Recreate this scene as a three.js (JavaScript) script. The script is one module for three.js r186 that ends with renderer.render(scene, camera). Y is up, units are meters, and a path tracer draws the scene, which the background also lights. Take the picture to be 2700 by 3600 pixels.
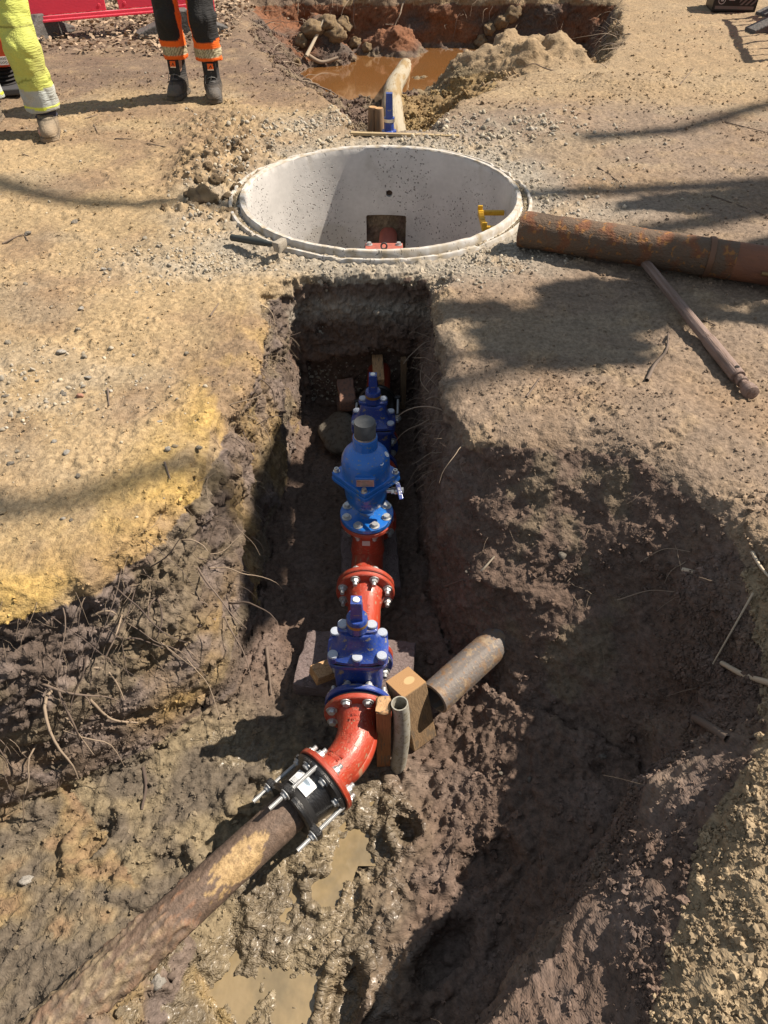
import * as THREE from 'three';
import { ImprovedNoise } from 'three/addons/math/ImprovedNoise.js';
import { RoundedBoxGeometry } from 'three/addons/geometries/RoundedBoxGeometry.js';
import { mergeGeometries, mergeVertices, toCreasedNormals } from 'three/addons/utils/BufferGeometryUtils.js';
import { FontLoader } from 'three/addons/loaders/FontLoader.js';
import { TextGeometry } from 'three/addons/geometries/TextGeometry.js';
import { Brush, Evaluator, SUBTRACTION } from 'three-bvh-csg';

// ---------- camera, sky, sun, exposure ----------
const scene = new THREE.Scene();
const PITCH = 44.2 * Math.PI / 180, EYE = 1.5, FPX = 2496;
const camera = new THREE.PerspectiveCamera(2 * Math.atan(1800 / FPX) * 180 / Math.PI, 3 / 4, 0.05, 400);
camera.position.set(0, EYE, 0);
camera.rotation.x = -PITCH;
const SUN = new THREE.Vector3(0.63, 0.755, -0.177).normalize();
{ // hazy daylight sky, paler towards the horizon
  const w = 256, h = 128, d = new Float32Array(w * h * 4);
  for (let j = 0; j < h; j++) for (let i = 0; i < w; i++) {
    const el = Math.max(0, (j + .5) / h * 2 - 1), k = Math.pow(el, .55), q = 4 * (j * w + i);
    d[q] = (.50 - .24 * k) * .56; d[q + 1] = (.515 - .19 * k) * .56; d[q + 2] = (.53 - .11 * k) * .56; d[q + 3] = 1;
  }
  const t = new THREE.DataTexture(d, w, h, THREE.RGBAFormat, THREE.FloatType);
  t.mapping = THREE.EquirectangularReflectionMapping; t.magFilter = t.minFilter = THREE.LinearFilter; t.needsUpdate = true;
  scene.background = t; scene.environment = t;
}
const sun = new THREE.DirectionalLight(0xfff1df, 5);
sun.name = 'sun';
sun.target.position.set(0, 0, -3);
sun.position.copy(SUN).multiplyScalar(20).add(sun.target.position);
sun.castShadow = true;
sun.shadow.mapSize.set(4096, 4096);
Object.assign(sun.shadow.camera, { left: -9, right: 9, top: 9, bottom: -9, near: 0.5, far: 60 });
sun.shadow.radius = 1;
scene.add(sun, sun.target);
const renderer = new THREE.WebGLRenderer({ antialias: true });
renderer.toneMapping = THREE.LinearToneMapping;
renderer.toneMappingExposure = 1.78;
renderer.shadowMap.enabled = true;

// ---------- helpers ----------
let seed = 12345;
const rnd = () => { seed = (seed * 1664525 + 1013904223) >>> 0; return seed / 4294967296; };
const rr = (a, b) => a + (b - a) * rnd();
const clamp = (x, a = 0, b = 1) => x < a ? a : x > b ? b : x;
const sstep = (a, b, x) => { const t = clamp((x - a) / (b - a)); return t * t * (3 - 2 * t); };
const lerp = (a, b, t) => a + (b - a) * t;
const mix3 = (a, b, t) => [lerp(a[0], b[0], t), lerp(a[1], b[1], t), lerp(a[2], b[2], t)];
const PN = new ImprovedNoise();
const N = (x, y, z) => PN.noise(x + 131.3, y + 57.7, z + 91.1);
const fbm = (x, y, z, o = 4) => { let s = 0, a = 0.5; for (let i = 0; i < o; i++) { s += a * N(x, y, z); x *= 2.03; y *= 2.03; z *= 2.03; a *= 0.5; } return s; };
const V = (x, y, z) => new THREE.Vector3(x, y, z);
// direction of a photo pixel, and its hit on a horizontal plane; plan coordinates are (x, F) with F = -z
function dirPx(px, py) {
  const vx = (px - 1350) / FPX, vy = -(py - 1800) / FPX, c = Math.cos(PITCH), s = Math.sin(PITCH);
  return [vx, vy * c - s, c + vy * s];
}
function gp(px, py, h = 0) { const d = dirPx(px, py), t = (h - EYE) / d[1]; return [d[0] * t, d[2] * t]; }
const used = {};
function numbered(n) { if (!(n in used)) { used[n] = 0; return n; } used[n]++; return n + '_' + String(used[n]).padStart(3, '0'); }
function shade(o) { o.castShadow = true; o.receiveShadow = true; return o; }
function part(name, geo, mat, parent, pos, rot) {
  const m = shade(new THREE.Mesh(geo, mat)); m.name = name;
  if (pos) m.position.set(...pos); if (rot) m.rotation.set(...rot);
  if (parent) parent.add(m);
  return m;
}
function tag(o, label, category, group) { o.userData.label = label; o.userData.category = category; if (group) o.userData.group = group; return o; }
function thing(name, label, category, pos = [0, 0, 0], turn = 0, group) {
  const g = new THREE.Group(); g.name = numbered(name); g.position.set(...pos); g.rotation.y = turn; scene.add(g);
  return tag(g, label, category, group);
}
function single(name, geo, mat, label, category, group, pos, rot) {
  const m = part(numbered(name), geo, mat, scene, pos, rot); return tag(m, label, category, group);
}
function struct(name, geo, mat) { const m = part(numbered(name), geo, mat, scene); m.userData.kind = 'structure'; return m; }
const lin = (r, g, b) => new THREE.Color().setRGB(r, g, b);
function std(o) { if (Array.isArray(o.color)) o.color = lin(...o.color); return new THREE.MeshStandardMaterial(o); }
function phy(o) { if (Array.isArray(o.color)) o.color = lin(...o.color); return new THREE.MeshPhysicalMaterial(o); }
// texture from a function (u, v in 0..1) -> [r,g,b] linear 0..1 ; srgb says the values are to be read as colours
function tex(w, h, fn, srgb = true, rx = 1, ry = 1) {
  const d = new Uint8Array(w * h * 4), enc = (x) => { x = clamp(x); return srgb ? 255 * (x <= 0.0031308 ? 12.92 * x : 1.055 * Math.pow(x, 1 / 2.4) - 0.055) : 255 * x; };
  for (let j = 0; j < h; j++) for (let i = 0; i < w; i++) { const c = fn(i / w, j / h, i, j), k = 4 * (j * w + i); d[k] = enc(c[0]); d[k + 1] = enc(c[1]); d[k + 2] = enc(c[2]); d[k + 3] = 255; }
  const t = new THREE.DataTexture(d, w, h); t.wrapS = t.wrapT = THREE.RepeatWrapping; t.magFilter = THREE.LinearFilter; t.minFilter = THREE.LinearMipmapLinearFilter; t.generateMipmaps = true;
  if (srgb) t.colorSpace = THREE.SRGBColorSpace; t.repeat.set(rx, ry); t.needsUpdate = true; return t;
}
// noise that tiles over the unit square: 2D gradient noise on a wrapped lattice
const PG = new Float32Array(512), PT = new Uint8Array(1024); { let q = 9; const r = () => (q = (q * 1103515245 + 12345) & 0x7fffffff) / 0x7fffffff; for (let i = 0; i < 256; i++) { const a = r() * 6.2832; PG[2 * i] = Math.cos(a); PG[2 * i + 1] = Math.sin(a); PT[i] = i; } for (let i = 255; i > 0; i--) { const j = r() * (i + 1) | 0, t = PT[i]; PT[i] = PT[j]; PT[j] = t; } for (let i = 256; i < 1024; i++) PT[i] = PT[i & 255]; }
function pn(x, y, per, s) {
  let i = Math.floor(x), j = Math.floor(y); const u = x - i, v = y - j; i = ((i % per) + per) % per; j = ((j % per) + per) % per; const i1 = (i + 1) % per, j1 = (j + 1) % per;
  const g = (a, b, p, q) => { const k = 2 * PT[PT[(a + s) & 255] + (b & 255)]; return PG[k] * p + PG[k + 1] * q; };
  const fu = u * u * u * (u * (u * 6 - 15) + 10), fv = v * v * v * (v * (v * 6 - 15) + 10);
  return 1.3 * lerp(lerp(g(i, j, u, v), g(i1, j, u - 1, v), fu), lerp(g(i, j1, u, v - 1), g(i1, j1, u - 1, v - 1), fu), fv);
}
function tileN(u, v, f, o = 4, s = 0) { let t = 0, a = .5, p = Math.round(f); for (let i = 0; i < o; i++) { t += a * pn(u * p, v * p, p, s + 17 * i); p *= 2; a *= .5; } return t; }
// ---------- terrain ----------
const RIM = [[-.44, 3.12], [-.53, 3.02], [-.51, 2.68], [-.527, 2.46], [-.535, 2.27], [-.562, 2.1], [-.585, 1.97], [-.63, 1.68], [-.73, 1.46], [-.83, 1.31], [-.95, 1.23], [-1.2, 1.12], [-1.6, .97], [-2.2, .8], [-2.2, -.1], [.0, -.15], [.28, -.02], [.46, .18], [.56, .36], [.67, .55], [.87, .75], [1.02, 1.05], [1.06, 1.4], [1.03, 1.6], [.9, 1.8], [.72, 1.9], [.447, 1.93], [.29, 1.95], [.225, 2.08], [.225, 2.3], [.23, 2.64], [.25, 3.1], [.23, 3.17], [-.42, 3.18]];
const MID = [[-.435, 3.13], [-.475, 2.9], [-.49, 2.5], [-.52, 2.2], [-.53, 1.95], [-.55, 1.65], [-.63, 1.40], [-.82, 1.235], [-1.1, 1.07], [-1.6, .86], [-2.15, .75], [-2.15, -.05], [-.1, -.1], [.08, .05], [.185, .28], [.34, .42], [.53, .62], [.65, .75], [.84, .93], [.9, 1.12], [.84, 1.35], [.66, 1.47], [.46, 1.55], [.3, 1.64], [.2, 1.86], [.19, 2.3], [.195, 2.64], [.21, 3.0], [.2, 3.15]];
const FLOOR = [[-.42, 3.12], [-.43, 2.95], [-.455, 2.54], [-.485, 2.16], [-.49, 1.92], [-.47, 1.6], [-.52, 1.36], [-.78, 1.14], [-1.2, .93], [-1.8, .75], [-2.1, .7], [-2.1, 0], [-.12, -.05], [.06, .1], [.155, .3], [.30, .45], [.48, .66], [.6, .79], [.77, .96], [.78, 1.06], [.58, 1.18], [.40, 1.35], [.26, 1.54], [.16, 1.85], [.15, 2.3], [.165, 3.0], [.17, 3.12]];
const FRIM = [[-.3, 5.2], [-.33, 5.7], [-.475, 6.06], [-.75, 6.5], [-1.1, 7.06], [-1.35, 7.8], [-1.5, 8.6], [-1.7, 10.4], [2.9, 10.4], [2.5, 9.0], [2.36, 8.2], [1.95, 7.1], [1.75, 6.85], [1.3, 6.77], [.9, 6.3], [.6, 5.9], [.42, 5.5], [.4, 5.2]];
const FFLOOR = [[-.17, 5.32], [-.2, 5.8], [-.25, 6.6], [-.35, 8.1], [-.7, 9.4], [-.85, 10.25], [2.4, 10.25], [2.2, 8.5], [1.75, 7.3], [1.2, 7.2], [.75, 6.9], [.35, 6.2], [.27, 5.7], [.27, 5.32]];
function prep(poly) {
  const n = poly.length, s = new Float64Array(n * 5);
  for (let i = 0; i < n; i++) { const a = poly[i], b = poly[(i + 1) % n], dx = b[0] - a[0], dy = b[1] - a[1]; s.set([a[0], a[1], dx, dy, 1 / (dx * dx + dy * dy)], i * 5); }
  return s;
}
const D = { d: 0, inside: false };
function pdist(s, x, y) {
  let best = 1e9, ins = false;
  for (let i = 0; i < s.length; i += 5) {
    const ax = x - s[i], ay = y - s[i + 1], dx = s[i + 2], dy = s[i + 3];
    let t = (ax * dx + ay * dy) * s[i + 4]; t = t < 0 ? 0 : t > 1 ? 1 : t;
    const ex = ax - t * dx, ey = ay - t * dy, q = ex * ex + ey * ey; if (q < best) best = q;
    const y0 = s[i + 1], y1 = y0 + dy;
    if ((y0 > y) !== (y1 > y) && x < s[i] + dx * (y - y0) / dy) ins = !ins;
  }
  D.d = Math.sqrt(best); D.inside = ins; return D;
}
const pR = prep(RIM), pM = prep(MID), pF = prep(FLOOR), qR = prep(FRIM), qF = prep(FFLOOR);
const RING = { x: -0.02, F: 4.09, ri: 0.75, ro: 0.83 };
const PIPE_Y = -0.58, OLD = { x: -.184, F: .97, dx: -Math.SQRT1_2, dF: -Math.SQRT1_2 };  // old pipe runs from the bend towards the lower left
const WATER_Y = -0.805, WATER2_Y = -0.5;
const bump = (x, F, cx, cF, rx, rF, h) => { const a = (x - cx) / rx, b = (F - cF) / rF, q = a * a + b * b; return q > 6 ? 0 : h * Math.exp(-q * 1.2); };
const puddle = prep([[1330, 2840], [1250, 2860], [1160, 2950], [1060, 3060], [1010, 3180], [860, 3330], [740, 3480], [600, 3640], [500, 3800], [1000, 3800], [1080, 3560], [1130, 3400], [1160, 3250], [1230, 3060], [1290, 3060], [1300, 2960]].map((p) => gp(p[0], p[1], WATER_Y)));
const patch = (pts, h) => prep(pts.map((p) => gp(p[0], p[1], h)));
function groundH(x, F) {
  let h = 0.030 * N(x * 1.1, 3.3, F * 1.1) + 0.014 * N(x * 3.1, 7.7, F * 3.1) + 0.006 * N(x * 9, 1.7, F * 9);
  h += bump(x, F, -.95, 4.55, .28, .35, .11) + (bump(x, F, -.95, 4.6, .4, .7, 1) * (.06 * N(x * 6, 1, F * 6) + .04 * N(x * 14, 2, F * 14))) + bump(x, F, -1.05, 5.3, .3, .4, .07) + bump(x, F, -1.0, 3.8, .2, .25, .04);    // loose soil beside the ring
  h += bump(x, F, .8, .5, .38, .65, .17) + bump(x, F, 1.3, 1.15, .35, .4, .13);                          // crumbly bank edge
  h += bump(x, F, .95, 1.95, .35, .2, .03);
  h += bump(x, F, -.25, 5.55, .2, .3, .06) + bump(x, F, 1.9, 6.4, .5, .3, .06) + bump(x, F, -.62, 3.35, .22, .14, -.05);
  h += bump(x, F, 2.4, 4.3, .5, .4, .05) + bump(x, F, 1.1, 5.4, .5, .5, .05);
  if (F > 10) h += sstep(10.3, 10.9, F) * .4;
  const q = Math.hypot(x - RING.x, F - RING.F);
  if (q < 1.3) h = lerp(h, -.012, sstep(1.15, .83, q));
  return h;
}
const PRINTS = [[1425, 2905, .045, .055, .2, .07], [1560, 3360, .12, .06, .7, .07], [1200, 3520, .05, .1, -.3, .06], [560, 3080, .09, .06, .4, .02], [1140, 3120, .05, .05, 0, .02], [330, 2950, .08, .05, 1, .025], [880, 2790, .06, .05, .4, .03], [1700, 3050, .1, .06, .5, .05]].map(([px, py, a, b, c, d]) => [...gp(px, py, -.78), a, b, Math.cos(c), Math.sin(c), d]);
function floorH(x, F) {
  let h = -.79 + .028 * N(x * 3, 2.2, F * 3) + .014 * N(x * 8, 5.2, F * 8);
  if (F < 1.6) { const dm = lerp(.5, 1, sstep(-.75, -.3, x)), wx = x + .05 * N(x * 5, 1, F * 5), wF = F + .05 * N(x * 5, 8, F * 5); h += dm * (.022 * (.28 - Math.abs(N(wx * 9, 5.2, wF * 6))) + .022 * (Math.abs(N(wx * 14 + 5, 2.2, wF * 18)) - .2) + .014 * (.25 - Math.abs(N(wx * 30, 7.2, wF * 24)))); }
  // soil heaped over the old pipe
  const ax = x - OLD.x, aF = F - OLD.F, s = ax * OLD.dx + aF * OLD.dF, c = ax * OLD.dF - aF * OLD.dx;   // s along, c across (negative: right-hand side)
  const nx = c;
  if (s > .2) { const k = sstep(.42, .72, s + .06 * N(x * 9, 0, F * 9)); h += k * .245 * Math.exp(-Math.pow((nx + .09) / .16, 2)) * 1.0 + k * .05 * Math.exp(-Math.pow((nx - .2) / .2, 2)); }
  if (F < 1.5) {
    const d = pdist(puddle, x, F), e = d.inside ? -d.d : d.d;
    h = lerp(h, Math.min(h, -.822 + .032 * N(x * 9, 4, F * 9) + .014 * N(x * 22, 4, F * 22)), sstep(.11, -.05, e + .03 * N(x * 14, 9, F * 14) + .07 * N(x * 6, 3, F * 6)));
  }
  h += sstep(.14, .62, x) * sstep(1.6, 1.1, F) * .17;
  // boot prints in the mud
  const hole = (hx, hF, r1, r2, c1, s1, dep) => { const u = x - hx, w = F - hF, q = Math.hypot((u * c1 + w * s1) / r1, (w * c1 - u * s1) / r2); h += q < 1.9 ? -dep * sstep(1.1, .7, q) + .022 * Math.exp(-Math.pow((q - 1.3) / .25, 2)) : 0; };
  if (F < 1.5 && x > -1.1) for (const q of PRINTS) hole(...q);
  return h;
}
const midH = (x, F) => lerp(-.38, -.12, sstep(1.15, .85, F) * sstep(-.05, .12, x));
function H(x, F) {
  if (Math.hypot(x - RING.x, F - RING.F) < .79) return -1.3;
  if (x > -2.3 && x < 1.35 && F > -.3 && F < 3.25) {
    const r = pdist(pR, x, F), ri = r.inside, rd = r.d;
    if (ri) {
      const m = pdist(pM, x, F), mi = m.inside, md = m.d;
      const g = groundH(x, F) - .012;
      if (!mi) { const t = md / (md + rd); return lerp(midH(x, F), g, sstep(0, 1, t) * .45 + t * .55); }
      const f = pdist(pF, x, F), fd = f.d;
      if (!f.inside) { const t = fd / (fd + md), b = floorH(x, F); return lerp(b, midH(x, F), t); }
      return floorH(x, F) + .05 * sstep(.12, 0, fd);
    }
    return groundH(x, F) - .014 * sstep(.05, 0, rd);
  }
  if (F > 5.1 && F < 10.5 && x > -1.8 && x < 3) {
    const r = pdist(qR, x, F), rd = r.d;
    if (r.inside) {
      const f = pdist(qF, x, F), fd = f.d, b = -.66 + .05 * N(x * 2, 1, F * 2) + .27 * sstep(8.2, 7.2, F + .6 * N(x * 3, 5, F * 2)) + bump(x, F, 1.4, 7.8, .95, 1.3, .60) + .28 * fbm(x * 2.2, 4, F * 2.2, 4) + bump(x, F, .05, 5.75, .7, 1.0, .10) + bump(x, F, -.75, 9.75, .4, .45, .55) + bump(x, F, .1, 10.0, .5, .25, .3) + bump(x, F, 1.0, 10.2, 1.5, .25, .15);
      if (f.inside) return b;
      const t = fd / (fd + rd); return lerp(b, groundH(x, F), sstep(0, 1, t) * .6 + .4 * t);
    }
  }
  return groundH(x, F);
}
// implicit ground: y - H, with the plan coordinates warped in 3D where the ground is steep (rough, overhanging cut faces)
function buildPatch(x0, x1, F0, F1, y0, y1, cell) {
  const nx = Math.ceil((x1 - x0) / cell) + 1, nz = Math.ceil((F1 - F0) / cell) + 1, ny = Math.ceil((y1 - y0) / cell) + 1;
  const Hg = new Float32Array(nx * nz);
  for (let k = 0; k < nz; k++) for (let i = 0; i < nx; i++) Hg[k * nx + i] = H(x0 + i * cell, F0 + k * cell);
  const B = Math.max(3, Math.ceil(.05 / cell)), bx = Math.ceil(nx / B), bz = Math.ceil(nz / B), mn = new Float32Array(bx * bz).fill(9), mx = new Float32Array(bx * bz).fill(-9);
  for (let k = 0; k < nz; k++) for (let i = 0; i < nx; i++) { const b = (k / B | 0) * bx + (i / B | 0), h = Hg[k * nx + i]; if (h < mn[b]) mn[b] = h; if (h > mx[b]) mx[b] = h; }
  const lo = new Int16Array(nx * nz), hi = new Int16Array(nx * nz), off = new Int32Array(nx * nz); let tot = 0;
  for (let k = 0; k < nz; k++) for (let i = 0; i < nx; i++) {
    let a = 9, c = -9; const bi = i / B | 0, bk = k / B | 0;
    for (let q = Math.max(0, bk - 1); q <= Math.min(bz - 1, bk + 1); q++) for (let p = Math.max(0, bi - 1); p <= Math.min(bx - 1, bi + 1); p++) { const b = q * bx + p; if (mn[b] < a) a = mn[b]; if (mx[b] > c) c = mx[b]; }
    const n = k * nx + i, steep = c - a > .07;
    if (!steep) { a = c = Hg[n]; }
    lo[n] = Math.max(0, Math.floor((a - y0) / cell) - 2); hi[n] = Math.min(ny - 1, Math.ceil((c - y0) / cell) + 2);
    off[n] = tot; tot += hi[n] - lo[n] + 1;
  }
  const den = new Float32Array(tot), amp = Math.min(.045, B * cell * .9);
  const sample = (x, F) => { let u = (x - x0) / cell, w = (F - F0) / cell; u = clamp(u, 0, nx - 1.001); w = clamp(w, 0, nz - 1.001); const i = u | 0, k = w | 0, n = k * nx + i; u -= i; w -= k; return (Hg[n] * (1 - u) + Hg[n + 1] * u) * (1 - w) + (Hg[n + nx] * (1 - u) + Hg[n + nx + 1] * u) * w; };
  for (let k = 0; k < nz; k++) for (let i = 0; i < nx; i++) {
    const n = k * nx + i, x = x0 + i * cell, F = F0 + k * cell, wide = hi[n] - lo[n] > 7 + .07 / cell;
    for (let j = lo[n]; j <= hi[n]; j++) {
      const y = y0 + j * cell; let h = Hg[n];
      if (wide && Math.hypot(x - RING.x, F - RING.F) > .95) {
        let wx = 0, wF = 0;
        wx += 1.5 * amp * N(x * 4.5, y * 6, F * 4.5) + .5 * amp * N(x * 15, y * 19, F * 15);
        wF += 1.5 * amp * N(x * 4.5 + 40, y * 6, F * 4.5) + .5 * amp * N(x * 15 + 40, y * 19, F * 15);
        const calm = Hg[n] < -.66 && F < 4 ? .2 : x > .1 && F < 3 ? .65 : 1; wx = calm * clamp(wx, -amp, amp); wF = calm * clamp(wF, -amp, amp);
        h = sample(x + wx, F + wF);
      }
      if (y < -.36 && F > 3.05 && F < 3.205 && x > -.4 && x < .17) { const k2 = sstep(-.40, -.46, y + .05 * N(x * 7, 0, 3) + .12 * Math.abs(x + .05)); h = Math.min(h, lerp(h, sample(x, F - .2), k2)); }   // hollow under the end of the trench
      den[off[n] + j - lo[n]] = y - h;
    }
  }
  const get = (n, j) => j < lo[n] ? Math.min(-1e-4, y0 + j * cell - Hg[n]) : j > hi[n] ? Math.max(1e-4, y0 + j * cell - Hg[n]) : den[off[n] + j - lo[n]];
  // surface nets
  const cl = new Int16Array(nx * nz), ch = new Int16Array(nx * nz), co = new Int32Array(nx * nz); let ct = 0;
  for (let k = 0; k < nz - 1; k++) for (let i = 0; i < nx - 1; i++) { const n = k * nx + i; let a = 32000, b = -1; for (const m of [n, n + 1, n + nx, n + nx + 1]) { if (lo[m] < a) a = lo[m]; if (hi[m] > b) b = hi[m]; } cl[n] = Math.max(0, a - 1); ch[n] = Math.min(ny - 2, b); co[n] = ct; ct += ch[n] - cl[n] + 1; }
  const vid = new Int32Array(ct).fill(-1); let pos = [];
  const c8 = new Float32Array(8), ED = [0, 1, 2, 3, 4, 5, 6, 7, 0, 2, 1, 3, 4, 6, 5, 7, 0, 4, 1, 5, 2, 6, 3, 7];
  for (let k = 0; k < nz - 1; k++) for (let i = 0; i < nx - 1; i++) {
    const n = k * nx + i;
    for (let j = cl[n]; j <= ch[n]; j++) {
      let s = 0;
      for (let q = 0; q < 8; q++) { const v = get(n + (q & 1) + (q & 4 ? nx : 0), j + (q & 2 ? 1 : 0)); c8[q] = v; if (v < 0) s++; }
      if (s === 0 || s === 8) continue;
      let px = 0, py = 0, pz = 0, cnt = 0;
      for (let e = 0; e < 24; e += 2) {
        const a = ED[e], b = ED[e + 1], va = c8[a], vb = c8[b]; if ((va < 0) === (vb < 0)) continue;
        const t = va / (va - vb); px += (a & 1) + t * ((b & 1) - (a & 1)); py += ((a >> 1) & 1) + t * (((b >> 1) & 1) - ((a >> 1) & 1)); pz += (a >> 2) + t * ((b >> 2) - (a >> 2)); cnt++;
      }
      vid[co[n] + j - cl[n]] = pos.length / 3; pos.push(x0 + (i + px / cnt) * cell, y0 + (j + py / cnt) * cell, -(F0 + (k + pz / cnt) * cell));
    }
  }
  const gv = (i, j, k) => { const n = k * nx + i; if (j < cl[n] || j > ch[n]) return -1; return vid[co[n] + j - cl[n]]; };
  const idx = [];
  const quad = (a, b, c, d, flip) => { if (a < 0 || b < 0 || c < 0 || d < 0) return; if (flip) idx.push(a, c, b, a, d, c); else idx.push(a, b, c, a, c, d); };
  for (let k = 1; k < nz - 1; k++) for (let i = 1; i < nx - 1; i++) {
    const n = k * nx + i, ja = Math.max(1, Math.min(lo[n], lo[n + 1], lo[n + nx]) - 1), jb = Math.min(ny - 2, Math.max(hi[n], hi[n + 1], hi[n + nx]) + 1);
    for (let j = ja; j <= jb; j++) {
      const s0 = get(n, j) < 0;
      if (s0 !== (get(n, j + 1) < 0)) quad(gv(i - 1, j, k - 1), gv(i, j, k - 1), gv(i, j, k), gv(i - 1, j, k), !s0);
      if (s0 !== (get(n + 1, j) < 0)) quad(gv(i, j - 1, k - 1), gv(i, j, k - 1), gv(i, j, k), gv(i, j - 1, k), s0);
      if (s0 !== (get(n + nx, j) < 0)) quad(gv(i - 1, j - 1, k), gv(i, j - 1, k), gv(i, j, k), gv(i - 1, j, k), s0);
    }
  }
  return { pos: new Float32Array(pos), idx: new Uint32Array(idx) };
}
function normalsOf(pos, idx) {
  const nor = new Float32Array(pos.length);
  for (let t = 0; t < idx.length; t += 3) {
    const a = idx[t] * 3, b = idx[t + 1] * 3, c = idx[t + 2] * 3;
    const ux = pos[b] - pos[a], uy = pos[b + 1] - pos[a + 1], uz = pos[b + 2] - pos[a + 2], vx = pos[c] - pos[a], vy = pos[c + 1] - pos[a + 1], vz = pos[c + 2] - pos[a + 2];
    const x = uy * vz - uz * vy, y = uz * vx - ux * vz, z = ux * vy - uy * vx;
    for (const q of [a, b, c]) { nor[q] += x; nor[q + 1] += y; nor[q + 2] += z; }
  }
  for (let i = 0; i < nor.length; i += 3) { const l = Math.hypot(nor[i], nor[i + 1], nor[i + 2]) || 1; nor[i] /= l; nor[i + 1] /= l; nor[i + 2] /= l; }
  return nor;
}
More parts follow.
